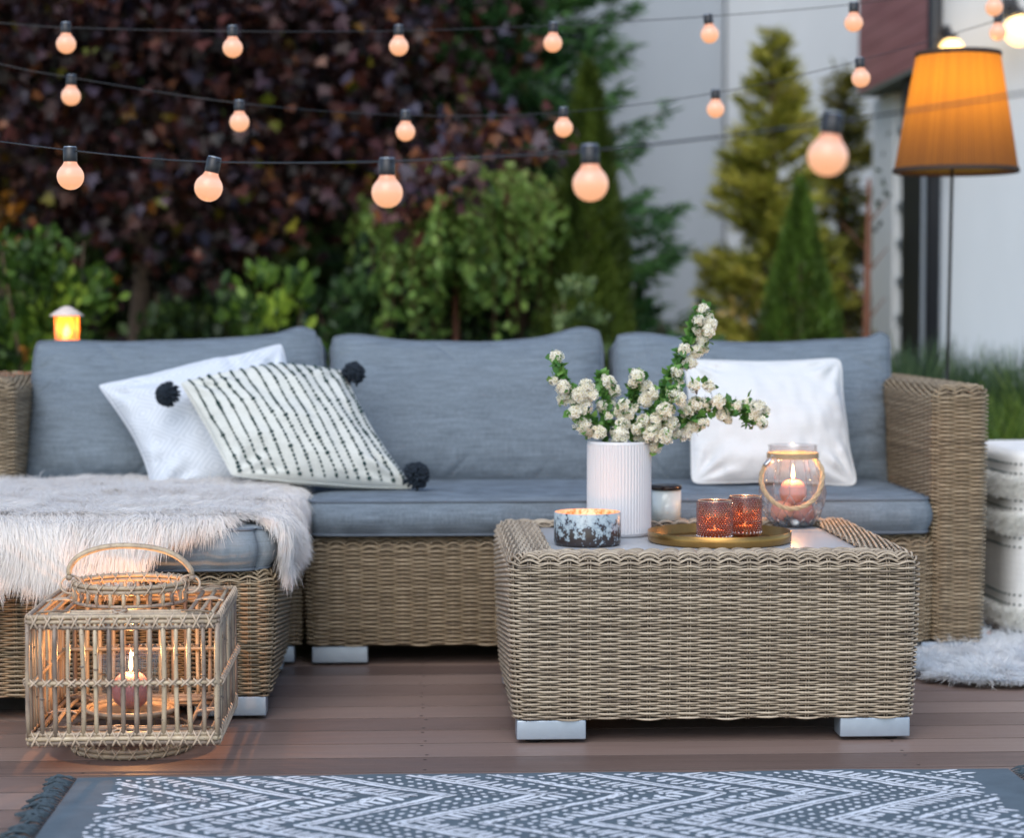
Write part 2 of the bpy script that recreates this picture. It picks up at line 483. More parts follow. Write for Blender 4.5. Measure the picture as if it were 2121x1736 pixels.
# ------------------------------------------------------------------ coffee table
TX0, TX1, TY0, TY1 = A(1058, 1300, 4.22)[0], A(1903, 1300, 4.22)[0], 4.215, 4.94
TZ = .367
table = thing('coffee_table', 'low square wicker coffee table with a grey stone top and aluminium block feet', 'table', ((TX0 + TX1) / 2, (TY0 + TY1) / 2, 0))
b = MB(); wicker(b, (TX0 + TX1) / 2, (TY0 + TY1) / 2, (TX1 - TX0) / 2, (TY1 - TY0) / 2, .047, .374, .036, .024, .088, .012, seed=3, scallop=.0032, sides=6, lid=False)
b.build('wicker_body', [M['wicker_table'], M['wicker_dark']], table)
b = MB(); b.rbox(TX0 + .083, TX1 - .083, TY0 + .083, TY1 - .083, TZ - .02, TZ, .0015); b.build('table_top', M['stone'], table)
for xa, xb in ((TX0 + .012, TX0 + .150), (TX1 - .155, TX1 - .014)):
    for ya, yb in ((TY0 + .012, TY0 + .075), (TY1 - .075, TY1 - .012)):
        foot(table, xa, xb, ya, yb, .008, .047)

# ------------------------------------------------------------------ sofa
SY0, SY1 = 5.17, 6.08
AX0, AX1 = A(1934, 1000, SY0)[0], A(2045, 1000, SY0)[0]
def body(parent, x0, x1, ya, yb, z0, z1, name, **k):
    m = MB(); wicker(m, (x0 + x1) / 2, (ya + yb) / 2, (x1 - x0) / 2, (yb - ya) / 2, z0, z1, **k)
    return m.build(name, [M['wicker_sofa'], M['wicker_dark']], parent)
sofa = thing('sofa', 'right section of the brown wicker sofa with one long seat and a high arm', 'sofa', (.57, 5.68, 0))
body(sofa, -.255, AX0 + .004, SY0, 5.93, .050, .305, 'seat_base', seed=11, topw=.05, re=.018)
body(sofa, AX0, AX1, SY0 - .002, 6.06, .050, .672, 'arm', seed=12, topw=.066, re=.02, Rc=.03)
body(sofa, -.255, AX0 - .004, 5.94, SY1, .055, .66, 'back', seed=13, topw=.055, re=.02, Rc=.03, pitch=.006, r=.0024)
for xa, xb in ((-.240, -.105), (AX1 - .155, AX1 - .015)):
    foot(sofa, xa, xb, SY0 + .015, SY0 + .075, .007, .047)
    foot(sofa, xa, xb, 5.98, 6.04, .007, .047)
corner = thing('sofa', 'corner section of the wicker sofa behind the fur draped ottoman', 'sofa', (-.7, 5.68, 0))
body(corner, -1.16, -.264, SY0 + .01, 5.93, .050, .305, 'seat_base', seed=14, topw=.05, re=.018)
body(corner, -1.165, -1.005, 5.50, 6.06, .31, .682, 'arm', seed=15, topw=.07, re=.03, Rc=.045)
body(corner, -1.00, -.264, 5.94, SY1, .055, .66, 'back', seed=16, topw=.055, re=.02, Rc=.03, pitch=.006, r=.0024)
for xa, xb in ((-.43, -.283), (-1.14, -1.0)):
    foot(corner, xa, xb, SY0 + .03, SY0 + .09, .007, .047)
OX0, OX1, OY0, OY1 = -1.06, A(567, 1300, 4.50)[0], 4.495, 5.165
otto = thing('ottoman', 'wicker ottoman at the left carrying the cushion and the fur throw, behind the rattan lantern', 'ottoman', ((OX0 + OX1) / 2, (OY0 + OY1) / 2, 0))
body(otto, OX0, OX1, OY0, OY1, .050, .312, 'wicker_body', seed=17, topw=.07, re=.022, taper=.014)
foot(otto, -.455, -.305, OY0 + .012, OY0 + .072, .008, .049)
foot(otto, -.455, -.305, OY1 - .075, OY1 - .02, .008, .049)
foot(otto, OX0 + .02, OX0 + .16, OY0 + .012, OY0 + .072, .008, .049)
foot(otto, OX0 + .02, OX0 + .16, OY1 - .075, OY1 - .02, .008, .049)

# ------------------------------------------------------------------ cushions
def wr(u, v, seed, amt):
    """cloth wrinkles: fine folds near edges and corners"""
    e = np.exp(-np.minimum.reduce([u, 1 - u, v, 1 - v]) / .10)
    a = fbm(u * 3, v * 3, seed, 3) * .5
    f = fbm(u * 5 + 2 * v, v * 13 - u * 3, seed + 4, 2)
    g = fbm(u * 16 - 3 * v, v * 5, seed + 8, 2)
    ev = np.exp(-np.minimum(v, 1 - v) / .09); eu = np.exp(-np.minimum(u, 1 - u) / .09)
    rg = np.random.default_rng(seed); cr = 0
    for k in range(26):
        side = k % 4; s0 = rg.uniform(.03, .97); sl = rg.normal() * .9; ln = rg.uniform(.05, .16) * (1.5 if side in (0, 2) else .8); wd = rg.uniform(.006, .014)
        e_, o_ = (v, u) if side == 0 else (u, v) if side == 1 else (1 - v, u) if side == 2 else (1 - u, v)
        if side == 2 and rg.random() < .4: continue
        cr = cr - rg.uniform(.3, .9) * np.exp(-((o_ - s0 - sl * e_ + .3 * sl * e_ ** 2 * 5) / wd) ** 2) * np.exp(-(e_ / ln) ** 2)
    return amt * (a * 1.0 + f * .7 * eu + g * .8 * ev + cr * .42)
def pad(C, thick, puff, seed, name, label, cat, mat, pipe=None, group=None, top=None, left=None, wrk=.008, nu=150, nv=90, sharp=.2, back=True, bulge=.012, rc=.018):
    """box cushion. C = bottom-left, bottom-right, top-right, top-left of the front seam"""
    C = [np.asarray(c, float) for c in C]
    u, v = np.meshgrid(np.linspace(0, 1, nu), np.linspace(0, 1, nv), indexing='ij')
    nrm = unit(np.cross(C[1] - C[0], C[3] - C[0])[None])[0]     # towards the viewer / up
    ydir = unit((C[3] - C[0])[None])[0]; xdir = unit((C[1] - C[0])[None])[0]
    def base(u, v):
        P = (C[0] * ((1 - u) * (1 - v))[..., None] + C[1] * (u * (1 - v))[..., None] + C[2] * (u * v)[..., None] + C[3] * ((1 - u) * v)[..., None])
        P = P + (sum(C) / 4 - P) * (rc * (np.abs(2 * u - 1) ** 14 * np.abs(2 * v - 1) ** 14))[..., None]
        if top is not None: P = P + ydir * (top(u) * v ** 2)[..., None]
        if left is not None: P = P + xdir * (left(v) * ((1 - u) ** 4 - 0))[..., None]
        P = P + ydir * (.006 * vnoise(u * 7, v * 0 + seed, seed))[..., None] * (v > .5)[..., None] * ((v - .5) * 2)[..., None]
        P = P + xdir * (.005 * vnoise(v * 6, u * 0 + seed, seed + 2))[..., None]
        return P
    def face(sgn):
        eu = np.minimum(u, 1 - u); ev = np.minimum(v, 1 - v)
        du = 1 - np.exp(-eu / (sharp * .35)); dv = 1 - np.exp(-ev / (sharp * .55))
        h = puff * (du * dv) ** .7 * (.75 + .5 * np.sqrt(np.clip(16 * u * (1 - u) * v * (1 - v), 0, 1)) * .6)
        h = h + wr(u, v, seed + (0 if sgn > 0 else 50), wrk) * np.clip(du * dv * 1.6, 0, 1)
        return base(u, v) + nrm * ((h if sgn > 0 else h - 0)[..., None]) * sgn + (0 if sgn > 0 else -nrm * thick)
    b = MB()
    F = face(1); uvw = np.stack([u, v, 0 * u], -1)
    b.grid(F, 0, .5, uv=uvw)
    Bk = face(-1); b.grid(Bk, 0, .5, flip=True, uv=uvw)
    # border band, bulging outwards
    def ring(Q):
        return np.concatenate([Q[:-1, 0], Q[-1, :-1], Q[:0:-1, -1], Q[0, :0:-1]])
    f_, k_ = ring(F), ring(Bk); cen = (f_.mean(0) + k_.mean(0)) / 2
    steps = np.linspace(0, 1, 7); band = []
    outw = f_ - cen; outw = outw - (outw @ nrm)[:, None] * nrm; 
    # outward is the in-plane normal of the nearest side
    o2 = np.zeros_like(outw); nu_, nv_ = nu, nv
    cnt = [nu - 1, nv - 1, nu - 1, nv - 1]; dirs = [-ydir, xdir, ydir, -xdir]; i0 = 0
    for c_, d_ in zip(cnt, dirs): o2[i0:i0 + c_] = d_; i0 += c_
    kk = 5
    o2 = sum(np.roll(o2, j, 0) for j in range(-kk, kk + 1)) / (2 * kk + 1)
    nz = fbm(np.arange(len(f_)) * .13, np.full(len(f_), seed * 1.0), seed + 3, 2)
    for t in steps:
        band.append(f_ * (1 - t) + k_ * t + o2 * (bulge * (1 + .8 * nz[:, None]) * math.sin(PI * t)))
    band = np.stack(band, 1)
    b.grid(band, 0, .5, cu=True, flip=False)
    o = b.build(name, mat, origin=C[0] * .5 + C[1] * .5)
    tag(o, label, cat, group)
    if pipe:
        p = MB()
        p.tubes(f_ + nrm * .001 + o2 * .0015, .0032, 6, 0, .5, closed=True, ref=nrm)
        p.tubes(k_ - nrm * .001 + o2 * .0015, .0032, 6, 0, .5, closed=True, ref=nrm)
        p.build('piping', pipe, o)
    return o
# back cushions (front seam corners)
def lean(px, py, Y): return A(px, py, Y)
YB, YT = 5.66, 5.80
bg_ = 'back cushions along the sofa'
pad([lean(50, 1003, YB), lean(676, 1003, YB), lean(664, 694, YT), lean(74, 706, YT)], .13, .075, 21, 'back_cushion',
    'grey blue back cushion at the left, behind the patterned and striped pillows', 'cushion', M['blue'], M['blue_pipe'], bg_,
    top=lambda u: -.012 * np.sin(PI * np.clip(u * 1.15, 0, 1)) + .02 * np.exp(-((u - .93) / .06) ** 2) - .012 * (u > .985), wrk=.028)
pad([lean(690, 1003, YB), lean(1258, 1003, YB), lean(1243, 694, YT), lean(688, 700, YT)], .13, .08, 22, 'back_cushion',
    'grey blue back cushion in the middle of the sofa, between its two neighbours', 'cushion', M['blue'], M['blue_pipe'], bg_,
    top=lambda u: -.018 * np.sin(PI * u) ** 2 + .02 * np.exp(-((u - .93) / .09) ** 2) + .008 * np.exp(-((u - .08) / .1) ** 2), wrk=.028)
pad([lean(1272, 1003, YB), lean(1843, 1003, YB), lean(1843, 700, YT), lean(1276, 694, YT)], .13, .075, 24, 'back_cushion',
    'grey blue back cushion at the right, behind the plain white pillow', 'cushion', M['blue'], M['blue_pipe'], bg_,
    top=lambda u: -.022 * np.sin(PI * u) ** 2 + .008 * np.exp(-((u - .1) / .1) ** 2) + .016 * np.exp(-((u - .97) / .035) ** 2), wrk=.030)
# seat cushions (laid flat: front seam is the top)
def flat(x0, x1, ya, yb, z): return [np.array((x0, ya, z)), np.array((x1, ya, z)), np.array((x1, yb, z)), np.array((x0, yb, z))]
pad(flat(-.247, AX0 - .006, 5.15, 5.80, .400), .078, .014, 31, 'seat_cushion', 'long grey blue seat cushion of the sofa behind the coffee table', 'cushion', M['blue'], M['blue_pipe'],
    'seat cushions', wrk=.009, nu=180, sharp=.06, bulge=.016, rc=.03)
pad(flat(-1.0, -.283, 5.19, 5.80, .395), .078, .014, 32, 'seat_cushion', 'seat cushion of the corner section, almost hidden under the fur throw', 'cushion', M['blue'], M['blue_pipe'],
    'seat cushions', wrk=.006, sharp=.05)
pad(flat(-1.04, -.300, 4.485, 5.16, .402), .082, .012, 33, 'seat_cushion', 'lighter grey cushion on the ottoman with its front corner showing below the fur throw', 'cushion',
    fabric_mat('light_grey_canvas', (.19, .225, .26), .18), M['blue_pipe'], 'seat cushions', wrk=.005, sharp=.06, bulge=.020, rc=.09)

# ------------------------------------------------------------------ throw pillows
def pillow_fn(C, T, seed, pinch=.07, wrk=.010, sag=0, noi=.05, bow=(0, 0, 0, 0), peak=.5, rc=.015, crease=0, pw=.5):
    C = [np.asarray(c, float) for c in C]
    nrm = unit(np.cross(C[1] - C[0], C[3] - C[0])[None])[0]
    cen = sum(C) / 4
    def f(u, v, side=1, off=0.0):
        P = (C[0] * ((1 - u) * (1 - v))[..., None] + C[1] * (u * (1 - v))[..., None] + C[2] * (u * v)[..., None] + C[3] * ((1 - u) * v)[..., None])
        P = P + (sum(C) / 4 - P) * (rc * (np.abs(2 * u - 1) ** 16 * np.abs(2 * v - 1) ** 16))[..., None]
        a = 4 * u * (1 - u); c = 4 * v * (1 - v)
        # concave sides, pointed corners
        k = pinch * (a * (1 - c) ** 2 + c * (1 - a) ** 2) * (1 + noi * 10 * vnoise(u * 4 + 3, v * 4 + seed, seed))
        P = P + (cen - P) * k[..., None]
        yd = unit((C[3] + C[2] - C[0] - C[1])[None])[0]; xd = unit((C[1] + C[2] - C[0] - C[3])[None])[0]
        up_ = np.where(u < peak, u / peak, (1 - u) / (1 - peak)); up_ = np.sin(up_ * PI / 2)
        P = P + yd * (bow[2] * up_ * v ** 2 + bow[0] * a * (1 - v) ** 2)[..., None] + xd * (bow[1] * c * u ** 2 + bow[3] * c * (1 - u) ** 2)[..., None]
        h = T * (np.clip(a * c, 0, 1) ** pw) * .5
        d = np.minimum(np.minimum(u, 1 - u), np.minimum(v, 1 - v))
        cu, cv = np.minimum(u, 1 - u), np.minimum(v, 1 - v)
        ang = np.arctan2(cv, cu + 1e-6)
        rad = np.sqrt(cu ** 2 + cv ** 2)
        corner = np.sin(ang * 11 + seed) * np.exp(-((rad - .16) / .13) ** 2) * .8
        w = wrk * (fbm(u * 3.2 + seed, v * 3.2, seed, 3) * 1.2 + corner * .55 + fbm(u * 10, v * 3 + u * 4, seed + 9, 2) * .5) * np.clip(a * c * 5, 0, 1)
        if crease and side > 0: w = w + wr(u, v, seed, crease) * np.clip(a * c * 6, 0, 1)
        return P + nrm * ((h + w * (1 if side > 0 else .4)) * side + off)[..., None]
    f.nrm = nrm
    return f
def pillow(f, n, name, label, mat, group, seamr=.0022, seam_mat=None):
    t = np.linspace(0, 1, n); t = .5 - .5 * np.cos(PI * t) * (.35 + .65 * np.abs(np.cos(PI * t)) ** 0)  # denser at rims
    t = np.linspace(0, 1, n) * .5 + (.5 - .5 * np.cos(PI * np.linspace(0, 1, n))) * .5
    u, v = np.meshgrid(t, t, indexing='ij'); uv = np.stack([u, v, 0 * u], -1)
    b = MB(); F = f(u, v, 1); b.grid(F, 0, .5, uv=uv); b.grid(f(u, v, -1), 0, .5, flip=True, uv=uv)
    ring = np.concatenate([F[:-1, 0], F[-1, :-1], F[:0:-1, -1], F[0, :0:-1]])
    b.tubes(ring, seamr, 5, 0, .5, closed=True, ref=f.nrm)
    o = b.build(name, mat, origin=F[n // 2, 0]); return tag(o, label, 'pillow', group)
def mat_diamond():
    m = N('white_cloth_with_diamond_weave')
    uv = m.attr('uvp').outputs['Vector']; sx = m.n('ShaderNodeSeparateXYZ', {0: uv})
    def tri(x, k): return m.math('ABSOLUTE', m.math('SUBTRACT', m.math('FRACT', m.math('MULTIPLY', x, k)), .5))
    d = m.math('ADD', tri(sx.outputs[0], 4.0), tri(sx.outputs[1], 4.0))
    l = m.math('FRACT', m.math('MULTIPLY', d, 7.0))
    l = m.math('GREATER_THAN', l, .62)
    m.P(Base_Color=m.mix(l, (.58, .62, .69), (.48, .53, .60)), Roughness=.85); m.set(m.p.inputs['Specular IOR Level'], .2)
    m.bump(m.math('SUBTRACT', 1.0, l), .4, .001)
    return m.m
pg = 'throw pillows on the sofa'
f1 = pillow_fn([A(322, 1035, 5.45), A(700, 985, 5.50), A(583, 712, 5.64), A(203, 798, 5.60)], .16, 5, pinch=.09, wrk=.020, crease=.009, bow=(0, 0, .012, 0))
pillow(f1, 90, 'throw_pillow', 'white pillow with a faint diamond weave, leaning behind the striped pillow', mat_diamond(), pg)
f2 = pillow_fn([A(480, 985, 5.30), A(858, 1012, 5.34), A(712, 768, 5.52), A(372, 792, 5.44)], .18, 8, pinch=.03, wrk=.020, crease=.007, bow=(-.012, -.012, .030, 0), peak=.62)
p2 = pillow(f2, 90, 'throw_pillow', 'cream pillow with rows of dark dotted stitching and navy corner tassels', M['cream_cloth'], pg)
def bump_top(u): return u
st = MB(); TS = []
for k in range(15):
    uu = .045 + k * .91 / 14; vv = .02
    while vv < .985:
        L = .010 + .014 * RNG.random(); TS.append((uu + .006 * math.sin(vv * 9 + k), vv, L, .0025 + .0016 * RNG.random() + (.0020 if RNG.random() < .18 else 0)))
        vv += L + .007 + .006 * RNG.random()
TS = np.array(TS)
for s5 in range(1):
    u, v = TS[:, 0], TS[:, 1]; P0 = f2(u, v, 1, .0012); P1 = f2(u, np.clip(v + TS[:, 2], 0, 1), 1, .0012); Pm = (P0 + P1) / 2 + f2.nrm * .0006
    P = np.stack([P0, P0 * .7 + Pm * .3, Pm, P1 * .7 + Pm * .3, P1], 1)
    rr = TS[:, 3][:, None] * np.array([[.4, .9, 1, .9, .4]])
    st.tubes(P, rr, 6, 0, .5, ref=f2.nrm)
st.build('stitching', M['stitch'], p2)
def tassel(parent, c, d, r=.030, n=170, L=.05, seed=0):
    """a pompom of cut yarn bursting from the corner"""
    rng = np.random.default_rng(seed); c = np.asarray(c, float); d = unit(np.asarray([d], float))[0]
    b = MB(); dirs = unit(rng.normal(size=(n, 3)) + d * 1.0)
    le = L * (.6 + .4 * rng.random(n))[:, None]
    P0 = c + dirs * .003; P2 = c + dirs * le + np.array([0, 0, -.12]) * le * rng.random((n, 1)); P1 = (P0 + P2) / 2 + rng.normal(size=(n, 3)) * .002
    b.tubes(np.stack([P0, P1, P2], 1), .0032, 5, 0, rng.random(n))
    b.sphere(c, .018)
    b.build('tassel', M['navy'], parent)
tassel(p2, A(349, 815, 5.41), (-1, -.2, -.2), L=.034, n=420, seed=1)
tassel(p2, A(731, 774, 5.49), (.3, -.2, .4), L=.034, n=420, seed=2)
tassel(p2, A(860, 985, 5.30), (1, -.2, .6), L=.038, n=420, seed=3)
f3 = pillow_fn([A(1432, 1003, 5.40), A(1776, 1007, 5.40), A(1742, 742, 5.56), A(1416, 744, 5.56)], .15, 12, pinch=.05, wrk=.018, rc=.04, crease=.012, pw=.62)
pillow(f3, 90, 'throw_pillow', 'plain white pillow leaning on the right back cushion, behind the jar lantern', M['white_cloth'], pg, .0028)
# ------------------------------------------------------------------ fur
def fur_mat(name, cols):
    m = N(name)
    a = m.attr().outputs['Fac']
    m.P(Base_Color=m.ramp(a, [(0, cols[0]), (.5, cols[1]), (1, cols[2])]), Roughness=.6)
    m.set(m.p.inputs['Specular IOR Level'], .25)
    tr = m.n('ShaderNodeBsdfTranslucent', {'Color': cols[2]})
    mx = m.n('ShaderNodeMixShader', {0: .55, 1: m.p.outputs[0], 2: tr.outputs[0]})
    m.set(m.out.inputs['Surface'], mx.outputs[0])
    return m.m
def strands(b, P, D0, D1, L, w, rnd, seg=5, curl=.2, rng=RNG, nr=None):
    """flat tapering hairs: start direction D0 bending to D1"""
    n = len(P); t = np.linspace(0, 1, seg)
    D0, D1 = unit(D0), unit(D1)
    side = unit(np.cross(D0 + D1 * .3 + 1e-3, rng.normal(size=(n, 3)) * .5 + np.array([0, -1, 0.3])))
    if nr is not None: side = unit(np.cross(D0 * .5 + D1 * .7, nr + rng.normal(size=(n, 3)) * .45))
    Q = [P]; cur = P
    for k in range(1, seg):
        d = unit(D0 * (1 - t[k]) + D1 * t[k] + side * (curl * np.sin(t[k] * 3 + rnd * 9))[..., None])
        cur = cur + d * (L / (seg - 1))[:, None]; Q.append(cur)
    Q = np.stack(Q, 1)
    wt = (np.array([.8, 1, .9, .65, .12]) if seg == 5 else np.linspace(1, .1, seg))[None, :, None] * (w[:, None, None] if np.ndim(w) else w)
    Lf, Rt = Q - side[:, None] * wt, Q + side[:, None] * wt
    V = np.stack([Lf, Rt], 2).reshape(-1, 3)
    base = (np.arange(n) * seg * 2)[:, None, None] + (np.arange(seg - 1) * 2)[None, :, None]
    F = (base + np.array([0, 1, 3, 2])[None, None]).reshape(-1, 4)
    b.add(V, F, 0, np.repeat(rnd, seg * 2))
FX1 = -.300; FYF = 4.48; FZ = .420; FYB = 5.58
def throw_surf(s, t):
    """s across (m, beyond FX1 falls over the right side), t from the back (0) to the front, then falls"""
    rr = .03
    sr = np.clip(s - FX1, 0, None); ang = np.clip(sr / rr, 0, PI / 2)
    x = np.minimum(s, FX1) + rr * np.sin(ang); dz = rr * (1 - np.cos(ang)) + np.maximum(sr - rr * PI / 2, 0)
    tf = np.clip(t - (FYB - FYF), 0, None); an2 = np.clip(tf / rr, 0, PI / 2)
    y = FYB - np.minimum(t, FYB - FYF) - rr * np.sin(an2); dz2 = rr * (1 - np.cos(an2)) + np.maximum(tf - rr * PI / 2, 0)
    z = FZ - dz - dz2 + .012 * fbm(s * 5, t * 5, 3) * (dz < .01) + .010 * np.sin(s * 23 + 1) * np.clip(dz2 * 10, 0, 1)
    y = y - .008 * np.sin(s * 17) * np.clip(dz2 * 10, 0, 1)
    P = np.stack([x, y, z], -1)
    n = np.stack([np.sin(ang) * np.cos(an2), -np.sin(an2) * np.cos(ang) , np.cos(ang) * np.cos(an2) + .02], -1)
    return P, unit(n)
TL = FYB - FYF
def throw_in(s, t):
    hang = np.interp(s, [-1.1, -.78, -.62, -.54, -.48, -.43, -.39, -.35, -.312], [.12, .115, .095, .06, .02, -.03, -.06, -.07, -.05])
    front = t < TL + hang + .012 * np.sin(s * 40)
    # right flap
    sr = s - FX1
    flap = np.interp(t, [0, .2, .5, .8, 1.0, TL + .02], [.02, .05, .07, .10, .125, .12])
    return front & (sr < flap) & (t < TL + .0 + np.where(sr > -.02, .01, 9))
b = MB(); ns, nt = 90, 110
s, t = np.meshgrid(np.linspace(-1.12, FX1 + .14, ns), np.linspace(0, TL + .14, nt), indexing='ij')
P, n_ = throw_surf(s, t); I = np.arange(ns * nt).reshape(ns, nt)
ok = throw_in((s[:-1, :-1] + s[1:, 1:]) / 2, (t[:-1, :-1] + t[1:, 1:]) / 2)
F = np.stack([I[:-1, :-1], I[:-1, 1:], I[1:, 1:], I[1:, :-1]], -1)[ok]
b.add((P - n_ * .002).reshape(-1, 3), F[:, ::-1], 1, .5)
NF = 250000; s = RNG.uniform(-1.10, FX1 + .13, NF); t = RNG.uniform(0, TL + .13, NF); k = throw_in(s, t); s, t = s[k], t[k]
P, n_ = throw_surf(s, t); nn = len(P)
clump = fbm(s * 22, t * 22, 5, 2); clump2 = fbm(s * 9, t * 9, 9, 2)
down = np.array([0, 0, -1.0])
vert = np.clip(1.15 - n_[:, 2], 0, 1)                                  # how much the skin hangs
top_dir = np.stack([.35 + clump2 * 1.5, -.9 + clump * .8, .05 + 0 * s], -1)
D0 = n_ * (.36 - .10 * vert)[:, None] + top_dir * .8 + RNG.normal(size=(nn, 3)) * .14
edge_front = np.clip((t - TL + .09) / .09, 0, 1)
D1 = top_dir * (1 - edge_front)[:, None] * .8 + down * (.15 + 1.6 * np.maximum(edge_front, np.clip((s - FX1 + .05) / .05, 0, 1)))[:, None] + np.stack([clump * .7 + .25 * clump2, -.12 + 0 * s, 0 * s], -1) + n_ * .12 + RNG.normal(size=(nn, 3)) * .10
back_ = np.clip(1 - t / .15, 0, 1)
L = (.046 + .030 * RNG.random(nn)) * (1 + .45 * edge_front) * (1 - .1 * back_)
strands(b, P, D0, D1, L, .0007 + .0005 * RNG.random(nn), np.clip(.6 + clump2 * .35 + clump * .2 + .11 * RNG.normal(size=nn), 0, 1), 5, .16, nr=n_ + np.array([0, -.3, .3]))
o = b.build('fur_throw', [fur_mat('pale_beige_fur', ((.80, .75, .71), (.90, .865, .84), (.96, .94, .92))), simple('fur_hide', (.66, .58, .52), .9)])
tag(o, 'shaggy pale beige fur throw draped over the ottoman and corner seat', 'throw')

# white fur rug on the deck at the right
b = MB(); n = 110000
x = RNG.uniform(1.02, 1.95, n); y = RNG.uniform(4.77, 5.43, n)
cxr = 1.62; ang = np.arctan2((y - 5.10) / .33, (x - cxr) / .56)
rad = np.sqrt(((x - cxr) / .56) ** 2 + ((y - 5.10) / .33) ** 2)
k = rad < .95 + .05 * np.sin(ang * 5) + .03 * np.sin(ang * 11 + 1); x, y, rad = x[k], y[k], rad[k]; n = len(x)
P = np.stack([x, y, .012 + 0 * x], -1)
dirs = np.stack([fbm(x * 14, y * 14, 3) * 2 + (x - cxr) * 1.6, fbm(x * 14, y * 14, 8) * 2 - .5 + (y - 5.10), .75 - .35 * np.clip(rad, 0, 1)], -1)
D1 = dirs * np.array([1, 1, .15]) + RNG.normal(size=(n, 3)) * .15
strands(b, P, dirs + RNG.normal(size=(n, 3)) * .15, D1, .045 + .03 * RNG.random(n), .0011, np.clip(.6 + .25 * RNG.normal(size=n), 0, 1), 5, .12, nr=np.tile([0, -.4, 1.0], (n, 1)))
g = np.linspace(0, 2 * PI, 61)[:-1]; q = .86 + .05 * np.sin(g * 5) + .03 * np.sin(g * 11 + 1)
ring = np.stack([cxr + .56 * q * np.cos(g), 5.10 + .33 * q * np.sin(g), 0 * g + .010], -1)
b.add(np.concatenate([ring, ring * [1, 1, 0] + [0, 0, .002], [[cxr, 5.10, .012]]]), [np.array([(i, (i + 1) % 60, 120) for i in range(60)]), np.array([(i, i + 60, (i + 1) % 60 + 60, (i + 1) % 60) for i in range(60)])], 1, .5)
o = b.build('fur_rug', [fur_mat('white_fur', ((.74, .77, .80), (.82, .85, .88), (.88, .90, .92))), simple('white_hide', (.6, .6, .6), .9)])
tag(o, 'fluffy white fur rug on the deck in front of the tufted pouf', 'rug')

# ------------------------------------------------------------------ tufted pouf
PX0, PY0, PZ1 = A(2046, 1100, 5.60)[0], 5.37, .505
m = MB(); cx_, cy_, ha = PX0 + .26, PY0 + .26, .26
nu_, nz_ = 120, 70
def pouf_pt(a, zf, off=0.0):
    """rounded-square drum"""
    e = 6.0; c, s_ = np.cos(a), np.sin(a)
    rr = 1 / (np.abs(c) ** e + np.abs(s_) ** e) ** (1 / e)
    h = PZ1 - .008; z = zf * h + .004
    rb = .05; 
    inset = np.where(zf < .12, rb * (1 - np.sqrt(np.clip(1 - ((.12 - zf) / .12) ** 2, 0, 1))), 0) + np.where(zf > .95, .022 * (1 - np.sqrt(np.clip(1 - ((zf - .95) / .05) ** 2, 0, 1))), 0)
    r_ = ha * rr - inset + off + .005 * vnoise(a * 4, zf * 4, 3)
    return np.stack([cx_ + r_ * c, cy_ + r_ * s_, z], -1)
a, zf = np.meshgrid(np.arange(nu_) * 2 * PI / nu_, np.linspace(0, 1, nz_), indexing='ij')
P = pouf_pt(a, zf); m.grid(P, 0, .5, cu=True)
m.add(np.concatenate([P[:, -1], [[cx_, cy_, PZ1 + .012]]]), np.array([(i, (i + 1) % nu_, nu_) for i in range(nu_)]), 0, .5)
pouf = m.build('pouf', fabric_mat('white_woven_wool', (.80, .81, .81), .12), origin=(cx_, cy_, 0))
tag(pouf, 'white woven pouf with dark dashed lines and shaggy tufted bands, beside the sofa arm', 'pouf')
def zpx(y): return A(2080, y, PY0)[2]
m = MB()
for yl in (961, 981, 1039, 1056, 1118, 1137, 1239, 1259, 1316, 1333):
    z = zpx(yl) / PZ1
    aa = np.arange(120) * 2 * PI / 120
    P0 = pouf_pt(aa, np.full(120, z), .0015); P1 = pouf_pt(aa + .014, np.full(120, z), .0015)
    m.tubes(np.stack([P0, (P0 + P1) / 2, P1], 1), .0026, 5, 0, .5)
m.build('dashed_line', M['stitch'], pouf)
for ya, yb in ((986, 1030), (1066, 1106), (1266, 1304)):
    m = MB(); n = 9000; aa = RNG.uniform(0, 2 * PI, n); z = RNG.uniform(zpx(yb), zpx(ya), n) / PZ1
    P = pouf_pt(aa, z); nr = unit(P - pouf_pt(aa, z, -.05)); D = nr + RNG.normal(size=(n, 3)) * .45
    strands(m, P, D, D + np.array([0, 0, -1.1]) + RNG.normal(size=(n, 3)) * .3, .016 + .008 * RNG.random(n), .0016, RNG.random(n), 5, .3)
    m.build('tufted_band', fur_mat('cream_tuft', ((.78, .79, .77), (.86, .87, .84), (.92, .92, .90))), pouf)
m = MB(); c = A(2041, 1325, PY0 - .01)
m.box(c[0] - .008, c[0] + .012, c[1] - .003, c[1], c[2] - .02, c[2] + .022); m.build('leather_loop', simple('tan_leather', (.35, .10, .035), .6), pouf)

